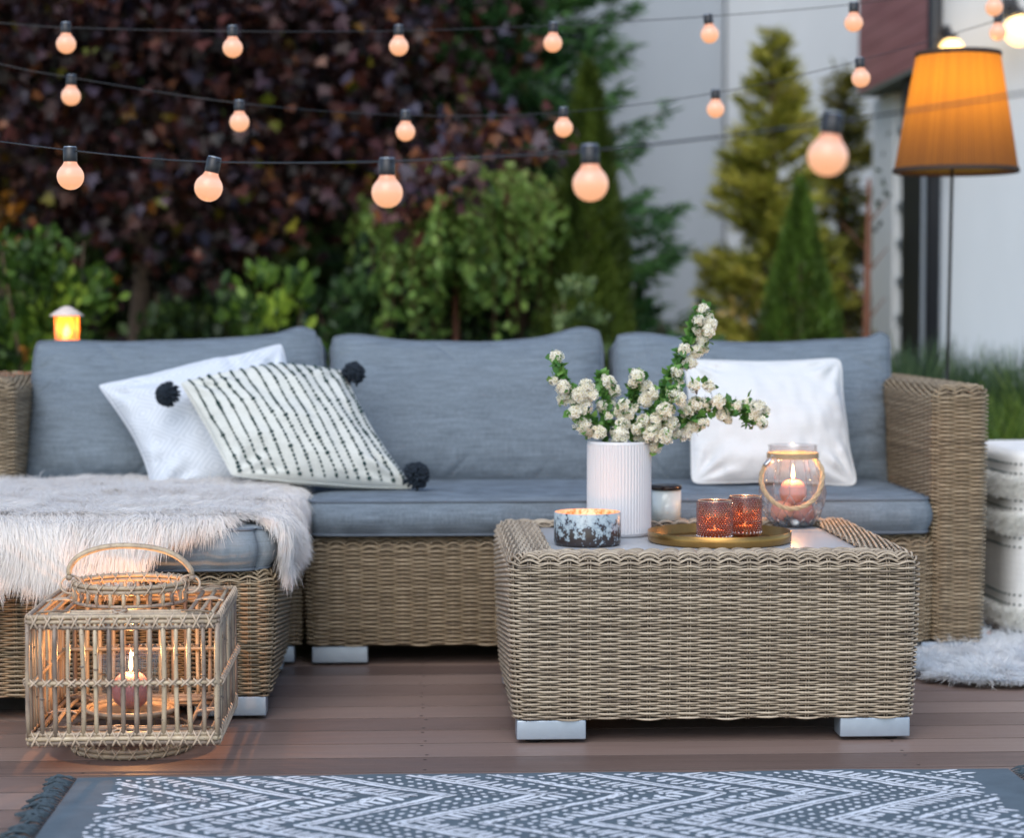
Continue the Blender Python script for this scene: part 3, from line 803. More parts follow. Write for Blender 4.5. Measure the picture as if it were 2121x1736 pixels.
# ------------------------------------------------------------------ patterned rug
def rug():
    root = thing('rug', 'dark blue grey rug with white hand drawn zigzags, dots and leaf strokes', 'rug', (0.6, 3.2, 0))
    x0 = G(165, 1612)[0]; x1 = G(2098, 1606)[0]; yb = G(1100, 1608)[1]; ya = 2.75
    u, v = np.meshgrid(np.linspace(0, 1, 160), np.linspace(0, 1, 80), indexing='ij')
    X = x0 + (x1 - x0) * u; Y = ya + (yb - ya) * v + .006 * fbm(u * 12, v * 0, 2) * v
    Z = .004 + .0035 * np.clip(fbm(X * 4, Y * 9, 6) + .2, 0, 1) + .006 * np.exp(-((Y - 3.73 - .02 * np.sin(X * 3)) / .02) ** 2) * np.clip(.8 - np.abs(X + .1), 0, .8)
    m = MB(); m.grid(np.stack([X, Y, Z], -1), 0, .5)
    m.build('cloth', fabric_mat('slate_blue_cotton', (.105, .14, .17), .18), root)
    def zz(x, y):
        return .0052 + .0035 * np.clip(fbm(np.asarray(x) * 4, np.asarray(y) * 9, 6) + .2, 0, 1) + .006 * np.exp(-((y - 3.73 - .02 * np.sin(x * 3)) / .02) ** 2) * np.clip(.8 - np.abs(x + .1), 0, .8)
    pr = MB(); rng = np.random.default_rng(3)
    def blobs(P, ax, w, h):
        """ellipses at P (n,2) with long axis direction ax (n,2)"""
        n = len(P); k = 10; a = np.arange(k) * 2 * PI / k
        ax = ax / np.linalg.norm(ax, axis=1, keepdims=True); bx = np.stack([-ax[:, 1], ax[:, 0]], -1)
        rr = 1 + .14 * rng.normal(size=(n, k))
        V = P[:, None] + ax[:, None] * (np.cos(a)[None] * rr * w[:, None])[..., None] + bx[:, None] * (np.sin(a)[None] * rr * h[:, None])[..., None]
        V = np.concatenate([V, P[:, None]], 1)
        V3 = np.concatenate([V, zz(V[..., 0], V[..., 1])[..., None]], -1)
        F = (np.arange(n) * (k + 1))[:, None, None] + np.array([(i, (i + 1) % k, k) for i in range(k)])[None]
        pr.add(V3.reshape(-1, 3), F.reshape(-1, 3), 0, .5)
    def ribbon(P, w, amp):
        n = len(P); T = np.gradient(P, axis=0); T /= np.linalg.norm(T, axis=1, keepdims=True); Nn = np.stack([-T[:, 1], T[:, 0]], -1)
        s1 = w * (1 + amp * rng.normal(size=n)); s2 = w * (1 + amp * rng.normal(size=n))
        V = np.stack([P + Nn * s1[:, None], P - Nn * s2[:, None]], 1); V3 = np.concatenate([V, zz(V[..., 0], V[..., 1])[..., None]], -1)
        I = np.arange(n * 2).reshape(n, 2); F = np.stack([I[:-1, 0], I[:-1, 1], I[1:, 1], I[1:, 0]], -1)
        pr.add(V3.reshape(-1, 3), F, 0, .5)
    # nested chevrons pointing along +x, half period hy across y
    pxa = x0 + .075; pxb = x1 - .085; hy = .196; slope = 1.30
    def tip(y, ph=3.748): # 0 at peak, grows away from the peak, periodic
        q = np.abs(((y - ph) / hy + 1) % 2 - 1); return q * hy * slope
    yy = np.arange(ya + .02, yb - .012, .004)
    xs0 = pxa - .1; kind_seq = ['line', 'leaf', 'dots', 'rough', 'dots', 'dots', 'leaf', 'line', 'dots2', 'leaf', 'rough', 'leaf', 'line', 'dots', 'dots', 'dots']
    x = xs0; i = 0
    adv = {'line': .055, 'leaf': .058, 'dots': .034, 'dots2': .040, 'rough': .046}
    while x < pxb + .45:
        kd = kind_seq[i % len(kind_seq)]; i += 1
        cxs = x - tip(yy) + .3 * 0 + .12
        def clip(P): return (P[:, 0] > pxa) & (P[:, 0] < pxb) & (P[:, 1] < yb - .006)
        L = np.stack([cxs, yy], -1)
        if kd in ('line', 'rough'):
            for dx, w_, am in ((0, .0052, .2), (.020, .0036, .25)) if kd == 'line' else ((0, .0030, .5), (.010, .0022, .7), (.018, .002, .7)):
                Q = L + [dx, 0] + np.stack([.002 * fbm(yy * 60, yy * 0 + i, i), 0 * yy], -1); c = clip(Q)
                idx = np.where(c)[0]
                if len(idx) > 3:
                    for seg in np.split(idx, np.where(np.diff(idx) > 1)[0] + 1):
                        if len(seg) > 3: ribbon(Q[seg], w_, am)
        else:
            # walk along the chevron
            T = np.gradient(L, axis=0); ds = np.linalg.norm(T, axis=1); s_ = np.cumsum(ds)
            step = {'dots': .0235, 'dots2': .030, 'leaf': .0185}[kd]
            ss = np.arange(0, s_[-1], step); Q = np.stack([np.interp(ss, s_, L[:, 0]), np.interp(ss, s_, L[:, 1])], -1)
            Tg = np.stack([np.interp(ss, s_, T[:, 0]), np.interp(ss, s_, T[:, 1])], -1); n_ = len(Q)
            Q = Q + rng.normal(size=Q.shape) * .0012; c = clip(Q)
            if kd == 'leaf':
                ax = np.stack([np.full(n_, 1.0), -np.sign(Tg[:, 0]) * .55], -1) + rng.normal(size=(n_, 2)) * .12
                blobs(Q[c], ax[c], np.full(c.sum(), .0180) * (1 + .18 * rng.normal(size=c.sum())), np.full(c.sum(), .0058))
            else:
                blobs(Q[c], Tg[c] + rng.normal(size=(c.sum(), 2)) * .002, np.full(c.sum(), .0064 if kd == 'dots' else .009), np.full(c.sum(), .0050 if kd == 'dots' else .006))
        x += adv[kd]
    pr.build('printed_pattern', simple('white_print', (.66, .70, .76), .85, var=.06, scale=300), root)
    for side, xe in ((-1, x0), (1, x1)):
        fr = MB(); nt_ = int((yb - ya) / .0135); per = 12; n = nt_ * per
        ty = np.repeat(ya + (np.arange(nt_) + .5) * .0135, per); tl = np.repeat(.030 + .026 * rng.random(nt_), per); td = np.repeat(rng.normal(size=nt_) * .011, per); th = np.repeat(rng.random(nt_) * .008, per)
        P0 = np.stack([np.full(n, xe), ty, np.full(n, .006)], -1)
        P1 = P0 + np.stack([side * tl * .3, td * .2 + rng.normal(size=n) * .0016, .003 + th * .6 + rng.random(n) * .003], -1)
        Pm = P0 + np.stack([side * tl * .65, td * .7 + rng.normal(size=n) * .003, .002 + th + rng.random(n) * .004], -1)
        P2 = P0 + np.stack([side * tl * (.9 + .25 * rng.random(n)), td + rng.normal(size=n) * .0055, -.003 + th * .6 + .004 * rng.random(n)], -1)
        fr.tubes(np.stack([P0, P1, Pm, P2], 1), .0011, 4, 0, rng.random(n)); fr.build('fringe', simple('slate_fringe', (.05, .075, .095), .9, var=.3, scale=150), root)
rug()

# ------------------------------------------------------------------ rattan candle lantern on the deck
def rattan_mat():
    m = N('natural_rattan'); a = m.attr().outputs['Fac']; o = m.obj()
    f = m.noise(m.mapping(o, (60, 60, 16)), 1, 4, .65)
    sp = m.noise(o, 240, 2)
    x = m.math('ADD', m.math('MULTIPLY', a, .7), m.math('MULTIPLY', m.math('SUBTRACT', f, .5), 1.1), True)
    c = m.ramp(x, [(0, (.13, .10, .085)), (.3, (.28, .215, .165)), (.65, (.44, .35, .24)), (1, (.60, .50, .36))])
    m.P(Base_Color=m.mix(m.math('GREATER_THAN', sp, .68), c, (.16, .10, .06)), Roughness=.42)
    m.bump(f, .3, .001); return m.m
M['rattan'] = rattan_mat()
M['cane'] = simple('pale_cane_binding', (.46, .36, .27), .5, var=.2, scale=60)
LX0, LX1, LY0, LY1, LZ0, LZ1 = A(57, 1300, 4.02)[0], A(449, 1300, 4.02)[0], 4.02, 4.42, .048, .292
LCX, LCY = (LX0 + LX1) / 2 - .010, (LY0 + LY1) / 2
lan = thing('candle_lantern', 'large square rattan lantern with an arched handle and a lit round candle, on the deck', 'lantern', (LCX, LCY, 0))
def stick(b, p, q, r, rnd=None, n=6, bow=.0015):
    p, q = np.asarray(p, float), np.asarray(q, float); t = np.linspace(0, 1, n)[:, None]
    P = p + (q - p) * t + RNG.normal(size=3) * bow * np.sin(PI * t)
    rr = r * (1 + .06 * RNG.normal(size=n)); b.tubes(P, rr, 8, 0, RNG.uniform(.1, 1) if rnd is None else rnd)
def wrap_x(b, p, q, out, h, n, w=.0014, up=(0, 0, 1)):
    """crossing cane ties along a rail from p to q"""
    p, q, out, up = map(lambda v: np.asarray(v, float), (p, q, out, up)); d = (q - p) / np.linalg.norm(q - p)
    for k in range(n):
        c = p + (q - p) * (k + .5) / n
        for sg in (-1, 1):
            a = np.linspace(-1, 1, 9)
            P = c + d[None] * (sg * a * .008)[:, None] + up[None] * (a * h)[:, None] + out[None] * (.0058 * np.cos(a * PI / 2) ** .5 + .0008 * (sg > 0))[:, None]
            b.tubes(P, w, 5, 1, .6, flat=1.6, ref=np.cross(out, d)[None])
def rails(b, z, offs, r):
    cs = [(LX0, LY0), (LX1, LY0), (LX1, LY1), (LX0, LY1)]
    for i in range(4):
        p, q = cs[i], cs[(i + 1) % 4]
        for dz, dn in offs:
            nx, ny = ((p[0] + q[0]) / 2 - LCX), ((p[1] + q[1]) / 2 - LCY); L_ = math.hypot(nx, ny); nx /= L_; ny /= L_
            stick(b, (p[0] + nx * dn, p[1] + ny * dn, z + dz), (q[0] + nx * dn, q[1] + ny * dn, z + dz), r)
b = MB()
rails(b, LZ0 + .012, ((-.0085, 0), (0, .002), (.0085, 0)), .0046)
rails(b, LZ1 - .012, ((-.0085, 0), (0, .002), (.0085, 0)), .0046)
rails(b, .166, ((0, .005),), .0042); rails(b, .166, ((0, -.006),), .0036)
sides = [((LX0, LY0), (LX1, LY0), (0, -1, 0)), ((LX1, LY0), (LX1, LY1), (1, 0, 0)), ((LX1, LY1), (LX0, LY1), (0, 1, 0)), ((LX0, LY1), (LX0, LY0), (-1, 0, 0))]
for p, q, out in sides:
    wrap_x(b, (*p, LZ0 + .012), (*q, LZ0 + .012), out, .0145, 14)
    wrap_x(b, (*p, LZ1 - .012), (*q, LZ1 - .012), out, .0145, 14)
    wrap_x(b, (p[0] + out[0] * .005, p[1] + out[1] * .005, .166), (q[0] + out[0] * .005, q[1] + out[1] * .005, .166), out, .007, 15)
b.build('rail', [M['rattan'], M['cane']], lan)
for si, (p, q, out) in enumerate(sides):
    for k in range(14 if si else 15):
        f = (k + .0) / 14; px_, py_ = p[0] + (q[0] - p[0]) * f, p[1] + (q[1] - p[1]) * f
        c = MB(); j = RNG.normal() * .0012
        stick(c, (px_ + j, py_, LZ0 + .015), (px_ - j, py_, LZ1 - .015), .0041 + .0009 * RNG.random(), float(np.clip(.58 + .42 * RNG.normal(), 0.0, 1)))
        for zz_ in (RNG.uniform(.09, .24),):   # growth joint
            c.lathe([(.0042, zz_ - .002), (.0052, zz_), (.0042, zz_ + .002)], px_, py_, 8, 0, .1)
        c.build('bar', [M['rattan']], lan)
# top and bottom grids
b = MB()
for z_, gname in ((LZ1 - .004, 'top_grid'), (LZ0 + .02, 'bottom_grid')):
    b = MB()
    for k in range(3):
        o1 = .014 + k * .022
        for (xa, ya), (xb, yb) in (((LX0 + o1, LY0 + o1), (LX1 - o1, LY0 + o1)), ((LX1 - o1, LY0 + o1), (LX1 - o1, LY1 - o1)), ((LX1 - o1, LY1 - o1), (LX0 + o1, LY1 - o1)), ((LX0 + o1, LY1 - o1), (LX0 + o1, LY0 + o1))):
            stick(b, (xa, ya, z_ + k * .001), (xb, yb, z_ + k * .001), .0042)
    for i in range(4):
        mx, my = ((LCX, LY0), (LX1, LCY), (LCX, LY1), (LX0, LCY))[i]; dx, dy = ((0, 1), (-1, 0), (0, -1), (1, 0))[i]
        for e in (-.012, .012):
            P = np.array([(mx + dx * .004 + dy * e, my + dy * .004 + dx * e, z_ + .005), (mx + dx * .03 - dy * e, my + dy * .03 - dx * e, z_ + .009), (mx + dx * .06 + dy * e, my + dy * .06 + dx * e, z_ + .005)])
            b.tubes(bez(P, 8), .0022, 5, 1, .6)
        for c1 in range(2):
            cxn, cyn = ((LX0, LY0), (LX1, LY0), (LX1, LY1), (LX0, LY1))[i]; s1 = 1 if cxn < LCX else -1; s2 = 1 if cyn < LCY else -1
            P = np.array([(cxn + s1 * .012, cyn + s2 * .03, z_ + .005), (cxn + s1 * .045, cyn + s2 * .02, z_ + .010), (cxn + s1 * .07, cyn + s2 * .05, z_ + .004)])
            b.tubes(bez(P, 8), .0022, 5, 1, .6)
    b.build(gname, [M['rattan'], M['cane']], lan)
# plate that carries the candle
b = MB()
for rr in (.088, .080, .072): 
    a = np.linspace(0, 2 * PI, 49)[:-1]; b.tubes(np.stack([LCX + rr * np.cos(a), LCY + rr * np.sin(a), LZ0 + .028 + .005 * (rr > .085) + 0 * a], -1), .0048, 7, 0, .55, closed=True)
b.lathe([(.0001, LZ0 + .027), (.072, LZ0 + .027)], LCX, LCY, 40, 0, .3)
b.build('candle_plate', [M['rattan']], lan)
def ring(b, r, z, rad, rnd=.6, n=56, cx=LCX, cy=LCY):
    a = np.arange(n) * 2 * PI / n; b.tubes(np.stack([cx + r * np.cos(a), cy + r * np.sin(a), z + 0 * a], -1), rad, 8, 0, rnd, closed=True, ref=np.array([0, 0, 1.0]))
def ring_ties(b, r, z, n, h):
    for k in range(n):
        a0 = 2 * PI * k / n
        for sg in (-1, 1):
            t = np.linspace(-1, 1, 8); a = a0 + sg * t * .075
            rr = r + .0062 * np.cos(t * PI / 2) ** .5 + .0006 * sg
            b.tubes(np.stack([LCX + rr * np.cos(a), LCY + rr * np.sin(a), z + t * h], -1), .0013, 5, 1, .6)
            rr = r - .0062 * np.cos(t * PI / 2) ** .5
            b.tubes(np.stack([LCX + rr * np.cos(a), LCY + rr * np.sin(a), z + t * h], -1), .0013, 5, 1, .6)
b = MB(); ring(b, .107, LZ1 + .038, .0046, .75); ring(b, .107, LZ1 + .029, .0046, .6); ring_ties(b, .107, LZ1 + .0335, 22, .0115); ring(b, .107, LZ1 + .002, .004, .4)
for k in range(26):
    a = 2 * PI * (k + .5) / 26; stick(b, (LCX + .107 * math.cos(a), LCY + .107 * math.sin(a), LZ1), (LCX + .107 * math.cos(a), LCY + .107 * math.sin(a), LZ1 + .03), .0040, n=3)
b.build('neck_ring', [M['rattan'], M['cane']], lan)
b = MB(); ring(b, .111, .006, .005, .6); ring(b, .111, .015, .0046, .4); ring_ties(b, .111, .010, 22, .0115); ring(b, .111, .044, .004, .4)
for k in range(22):
    a = 2 * PI * (k + .5) / 22; stick(b, (LCX + .111 * math.cos(a), LCY + .111 * math.sin(a), .012), (LCX + .111 * math.cos(a), LCY + .111 * math.sin(a), .047), .0038, n=3)
b.build('base_ring', [M['rattan'], M['cane']], lan)
b = MB(); hp = [(-.118, .345), (-.115, .362), (-.095, .383), (-.05, .3985), (.01, .401), (.065, .392), (.10, .374), (.117, .355), (.121, .343)]
P = bez([(LCX + x_, LCY - .01, z_) for x_, z_ in hp], 40); b.tubes(P, np.interp(np.arange(40), [0, 4, 20, 35, 39], [.0045, .0062, .0058, .0062, .0045]), 9, 0, np.clip(.8 + .1 * np.sin(np.arange(40) * .8), 0, 1)[None])
for e in (0, -1): b.sphere(P[e] + [0, 0, -.005], .0065)
for e in (5, 33): b.tubes(np.stack([P[e] + (P[e + 1] - P[e]) * k * .12 + .0065 * np.array([0, math.cos(k * 1.1), math.sin(k * 1.1)]) for k in range(24)]), .0012, 5, 1, .6)
for sg, e in ((-1, 0), (1, -1)):
    a = np.linspace(0, 2 * PI, 25)[:-1]; c = np.array([LCX + sg * .115, LCY, .325])
    b.tubes(c + np.stack([.020 * np.cos(a) * 1.0, -.004 + .006 * np.sin(a), .0165 * np.sin(a)], -1), .0026, 6, 1, .6, closed=True, ref=np.array([0, 1.0, 0]))
b.build('handle', [M['rattan'], M['cane']], lan)
# glass cylinder round the candle
M['glass'] = glass_mat('clear_glass', (.96, .97, .97), .10)
b = MB(); b.lathe([(.0725, LZ0 + .03), (.074, LZ0 + .036), (.074, .194), (.0725, .196), (.0715, .194), (.0715, LZ0 + .036)], LCX, LCY, 56)
gc = b.build('glass_cylinder', M['glass'], origin=(LCX, LCY, LZ0 + .03)); tag(gc, 'clear glass cylinder around the round candle inside the rattan lantern', 'hurricane glass')

# ------------------------------------------------------------------ candles and flames
FLAME_POWER = 1.0
def flame_mat():
    m = N('candle_flame')
    z = m.n('ShaderNodeSeparateXYZ', {0: m.attr('uvp').outputs['Vector']}).outputs[0]
    c = m.ramp(z, [(0, (1, .35, .10)), (.25, (1, .62, .25)), (.7, (1, .75, .38)), (1, (1, .5, .14))])
    e = m.n('ShaderNodeEmission', {'Color': c, 'Strength': 5.0})
    m.set(m.out.inputs['Surface'], e.outputs[0]); return m.m
M['flame'] = flame_mat()
M['wick'] = simple('burnt_wick', (.01, .008, .006), .9)
def flame(parent, x, y, z, h, w, power, rad=.005, lift=.5):
    b = MB(); b.tubes(np.array([(x, y, z - .004), (x + .0003, y, z + .003), (x + .001, y, z + h * .16)]), .0009, 5)
    b.build('wick', M['wick'], parent)
    b = MB(); t = np.linspace(0, 1, 12); pr_ = w * np.sin(PI * t ** .62) ** .9 * (1 - .35 * t) + 1e-5
    a = np.arange(12) * 2 * PI / 12
    P = np.stack([x + pr_[None] * np.cos(a)[:, None], y + pr_[None] * np.sin(a)[:, None], z + h * .05 + (h * t)[None] + 0 * a[:, None]], -1)
    uv = np.stack([np.broadcast_to(t[None], P.shape[:2])] * 3, -1)
    b.grid(P, 0, .5, cu=True, uv=uv); o = b.build('flame', M['flame'], parent)
    o.visible_shadow = True
    L = bpy.data.lights.new('candle_light', 'POINT'); L.energy = power * FLAME_POWER; L.color = (1, .44, .15); L.shadow_soft_size = rad
    lo = bpy.data.objects.new('candle_light', L); COL.objects.link(lo); lo.parent = parent
    lo.location = Vector((x, y, z + h * lift + .02)) - Vector(parent_world(parent))
def wax(name, col, glow):
    m = N(name); m.P(Base_Color=col, Roughness=.5)
    m.P(Subsurface_Weight=.35, Subsurface_Radius=(.03, .012, .006), Subsurface_Scale=.5)
    m.bump(m.noise(m.mapping(m.obj(), (150, 150, 20)), 1, 2), .25, .001)
    return m.m
def ball_candle(name, label, c, r, col, h=0, pw=0, sq=1.0, dent=True, group=None):
    c = np.asarray(c, float); b = MB(); nv = 26
    th = np.linspace(0, PI, nv); pr_ = [(max(r * math.sin(t_), 1e-4), -r * math.cos(t_) * sq) for t_ in th]
    pr_ = [(a_, min(z_, r * sq * .90)) for a_, z_ in pr_]
    pr_ = [(a_, z_ - (.003 if a_ < r * .36 and z_ > 0 else 0)) for a_, z_ in pr_]
    b.lathe([(a_, z_ + c[2]) for a_, z_ in pr_], c[0], c[1], 36)
    o = b.build(name, wax(name + '_wax', col, 0), origin=c - [0, 0, r * sq]); tag(o, label, 'candle', group)
    if h: flame(o, c[0], c[1], c[2] + r * sq * .88, h, .0042, pw)
    return o
ball_candle('ball_candle', 'round mauve candle burning inside the rattan lantern', (LCX - .001, LCY, LZ0 + .031 + .037), .038, (.36, .16, .19), .046, 1.3)
# ------------------------------------------------------------------ things on the coffee table
def base_at(px, py): return G(px, py, TZ)
# ribbed white vase
vc = A(1282, 1100, 4.69); vx, vy = vc[0], 4.69; VR = .0695; VH = A(1282, 917, 4.62)[2] - TZ
b = MB(); rib = lambda a: 1 + .032 * (np.abs(np.sin(a * 30)) - .5)
b.lathe([(VR - .006, TZ + .0006), (VR - .001, TZ + .004), (VR, TZ + .008)], vx, vy, 360)
b.lathe([(VR, TZ + .008), (VR, TZ + VH * .5), (VR, TZ + VH - .007)], vx, vy, 360, rib=rib)
b.lathe([(VR, TZ + VH - .007), (VR, TZ + VH - .001), (VR - .002, TZ + VH), (VR - .004, TZ + VH - .001), (VR - .005, TZ + .05), (.001, TZ + .05)], vx, vy, 360)
def mat_vase():
    m = N('white_matte_ceramic'); m.P(Base_Color=(.60, .60, .63), Roughness=.45); m.set(m.p.inputs['Specular IOR Level'], .4)
    m.bump(m.noise(m.obj(), 120, 3), .05, .001); return m.m
vase = b.build('vase', mat_vase(), origin=(vx, vy, TZ)); tag(vase, 'tall white ribbed cylinder vase holding the blossom branches', 'vase')

# lidded candle glass
c = base_at(1380, 1088); cx_, cy_ = c[0] + .0, c[1]; cr = .0335
root = thing('jar_candle', 'unlit white candle in a clear tumbler with a dark lid, right of the vase', 'candle', (cx_, cy_, TZ))
hh = A(1380, 1003, cy_)[2] - TZ
b = MB(); b.lathe([(.0001, .001), (cr - .002, .001), (cr, .004), (cr, hh - .012), (cr - .002, hh - .012), (cr - .002, .016)], cx_, cy_, 48); 
for v_ in b.v: v_[:, 2] += TZ
b.build('tumbler', M['glass'], root)
b = MB(); b.lathe([(.0001, TZ + .014), (cr - .0004, TZ + .012), (cr - .0004, TZ + hh - .0135), (cr - .005, TZ + hh - .015), (.0001, TZ + hh - .015)], cx_, cy_, 40); b.build('wax', simple('ivory_wax', (.80, .82, .77), .5, var=.03), root)
b = MB(); z_ = TZ + hh - .012; b.lathe([(.0001, z_), (cr + .0015, z_), (cr + .002, z_ + .002), (cr + .002, z_ + .009), (cr + .0005, z_ + .0105), (cr - .006, z_ + .0105), (cr - .008, z_ + .0095), (.0001, z_ + .0095)], cx_, cy_, 48)
b.build('lid', simple('dark_bronze', (.03, .018, .016), .25, .5), root)

# mottled bowl with a candle burning inside
c = base_at(1217, 1129); bx, by = c[0], c[1] + .004; BR = .0705; BH = A(1217, 1060, by)[2] - TZ
def mat_mottle(outer=True):
    m = N('mottled_glass' if outer else 'candlelit_glass_inside'); o = m.obj()
    z = m.n('ShaderNodeSeparateXYZ', {0: o}).outputs[2]
    n1 = m.noise(m.mapping(o, (1, 1, .8)), 75, 3, .5); v = m.n('ShaderNodeTexVoronoi', {'Vector': m.n('ShaderNodeVectorMath', {0: o, 1: m.n('ShaderNodeVectorMath', {0: m.n('ShaderNodeTexNoise', {'Vector': o, 'Scale': 60.0}).outputs[1], 1: (.012, .012, .012)}, operation='MULTIPLY').outputs[0]}, operation='ADD').outputs[0], 'Scale': 190.0}).outputs[0]
    hgt = m.math('MULTIPLY', m.math('DIVIDE', z, BH), .46)
    x = m.math('ADD', m.math('ADD', m.math('MULTIPLY', n1, 1.35), hgt), m.math('MULTIPLY', v, -.38))
    if outer:
        col = m.ramp(x, [(.58, (.030, .022, .022)), (.66, (.05, .055, .075)), (.69, (.20, .25, .29)), (.95, (.36, .43, .47))])
        m.P(Base_Color=col, Roughness=.30, Coat_Weight=.0)
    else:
        m.P(Base_Color=m.ramp(x, [(.45, (.45, .08, .015)), (.7, (.70, .22, .06)), (.95, (.85, .5, .3))]), Roughness=.3)  # orange-red base colour puts the candle glow into the inner glass
    return m.m
bowl = thing('candle_bowl', 'low round bowl of mottled dark and pale blue glass glowing orange inside', 'candle bowl', (bx, by, TZ))
b = MB(); b.lathe([(.0001, TZ + .0006), (BR - .006, TZ + .0006), (BR - .001, TZ + .004), (BR, TZ + .010), (BR, TZ + BH - .001), (BR - .0012, TZ + BH)], bx, by, 72)
b.build('glass_shell', mat_mottle(), bowl)
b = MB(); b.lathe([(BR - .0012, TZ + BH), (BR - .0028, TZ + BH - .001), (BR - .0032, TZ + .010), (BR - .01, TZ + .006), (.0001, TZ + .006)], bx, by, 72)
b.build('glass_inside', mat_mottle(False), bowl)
tl = thing('candle', 'short candle burning low inside the mottled bowl', 'candle', (bx, by, TZ + .006))
b = MB(); b.lathe([(.0001, TZ + .007), (.03, TZ + .007), (.031, TZ + .028), (.028, TZ + .026), (.0001, TZ + .025)], bx, by, 32); b.build('wax', simple('candle_wax', (.7, .6, .5), .5), tl)
flame(tl, bx, by, TZ + .027, .014, .0025, .07, .006)

# gold tray
c = base_at(1490, 1122); tx, ty = c[0], c[1]; TR = .152; 
b = MB(); b.lathe([(.0001, TZ + .003), (TR - .004, TZ + .003), (TR - .001, TZ + .005), (TR - .0008, TZ + .024), (TR, TZ + .0245), (TR + .0008, TZ + .024), (TR + .0006, TZ + .004), (TR - .003, TZ + .0008), (.0001, TZ + .0008)], tx, ty, 96)
def mat_brass():
    m = N('satin_brass'); f = m.noise(m.obj(), 14, 4, .6)
    m.P(Base_Color=m.ramp(f, [(.3, (.27, .15, .045)), (.7, (.38, .22, .07))]), Metallic=.9, Roughness=m.math('ADD', m.math('MULTIPLY', f, .22), .22)); return m.m
M['brass'] = mat_brass()
tray = b.build('tray', M['brass'], origin=(tx, ty, TZ)); tag(tray, 'round satin brass tray with a low rim on the coffee table', 'tray')

# two beaded tealight glasses
M['amber'] = glass_mat('smoky_plum_glass', (.50, .32, .27), .10, .05, .20, (.24, .11, .08))
M['amber_bead'] = glass_mat('smoky_plum_bead', (.50, .29, .22), .14, .12, .50, (.40, .18, .12))
M['clear_bead'] = glass_mat('clear_bead', (.9, .9, .92), .3, .05, .25, (.7, .7, .75))
def tealight_glass(px, yb, ytop, w, Y, label, lbl2, ph, pw):
    pz = TZ + .003; c = A(px, 1080, Y); x, y = c[0], Y
    r = w * Y / FPX / 2; zb = A(px, yb, Y)[2]; zt = A(px, ytop, Y)[2]; H = zt - zb
    root = thing('tealight_holder', label, 'candle holder', (x, y, pz), 'beaded tealight holders on the tray')
    b = MB(); b.lathe([(.0001, pz + .0004), (r * .80, pz + .0004), (r * .80, zb), (.0001, zb)], x, y, 40); b.build('base', M['brass'], root)
    b = MB(); b.lathe([(.0001, zb), (r * .93, zb + .0003), (r * .96, zb + .004), (r * .96, zt - .002), (r * .94, zt), (r * .91, zt - .002), (r * .91, zb + .006), (.0001, zb + .006)], x, y, 48)
    b.build('glass', M['amber'], root)
    rows = 15; nb = 34; T = []
    for i in range(rows):
        zz_ = zb + .012 + (H - .018) * i / (rows - 1)
        for k in range(nb): T.append((2 * PI * (k + .5 * (i % 2)) / nb + ph, zz_, .0021 if i % 7 != 4 else .0026))
    T = np.array(T)
    def sph(mb, T, mat_i):
        nu, nv = 6, 4; a = np.arange(nu) * 2 * PI / nu; bb = np.linspace(.35, PI - .35, nv)
        Q = np.stack([np.sin(bb)[None] * np.cos(a)[:, None], np.sin(bb)[None] * np.sin(a)[:, None], np.cos(bb)[None] + 0 * a[:, None]], -1).reshape(-1, 3)
        I = np.arange(nu * nv).reshape(nu, nv); I = np.concatenate([I, I[:1]]); F = np.stack([I[:-1, :-1], I[:-1, 1:], I[1:, 1:], I[1:, :-1]], -1).reshape(-1, 4)
        caps = [np.arange(nu)[::-1] * nv, np.arange(nu) * nv + nv - 1]
        pos = np.stack([x + r * .97 * np.cos(T[:, 0]), y + r * .97 * np.sin(T[:, 0]), T[:, 1]], -1)
        n = len(T); E = np.eye(3)
        mb.cloud(Q, [F, np.array([caps[0]]), np.array([caps[1]])], pos, np.tile(E[0], (n, 1)), np.tile(E[1], (n, 1)), np.tile(E[2], (n, 1)), T[:, 2], 0, .5, True)
    b = MB(); sph(b, T, 0); b.build('bead_texture', M['amber_bead'], root)
    b = MB(); Tc = np.array([(2 * PI * k / 26 + ph, zb + .0065, .0031) for k in range(26)]); sph(b, Tc, 0); b.build('clear_foot_beads', M['clear_bead'], root)
    b = MB(); a = np.arange(48) * 2 * PI / 48; b.tubes(np.stack([x + r * .93 * np.cos(a), y + r * .93 * np.sin(a), zt + 0 * a], -1), .0010, 6, 0, .5, closed=True, ref=np.array([0, 0, 1.0])); b.build('rim', simple('gilt_rim', (.7, .55, .42), .25, .8), root)
    t = thing('tealight', lbl2, 'candle', (x, y, zb + .006))
    b = MB(); b.lathe([(.0001, zb + .0065), (.0185, zb + .0065), (.019, zb + .019), (.0182, zb + .019), (.018, zb + .0155), (.0001, zb + .0155)], x, y, 28); b.build('cup_and_wax', simple('tealight_wax', (.75, .6, .5), .5), t)
    flame(t, x, y, zb + .016, .014, .0032, pw, .006)
tealight_glass(1480, 1117, 1037, 75, 4.46, 'smoky plum beaded tealight glass at the front of the tray', 'tealight burning in the front beaded glass', 0.0, .20)
tealight_glass(1543, 1108, 1028, 70, 4.56, 'smoky plum beaded tealight glass standing behind the other on a tall brass base', 'tealight burning in the rear beaded glass', .07, .18)

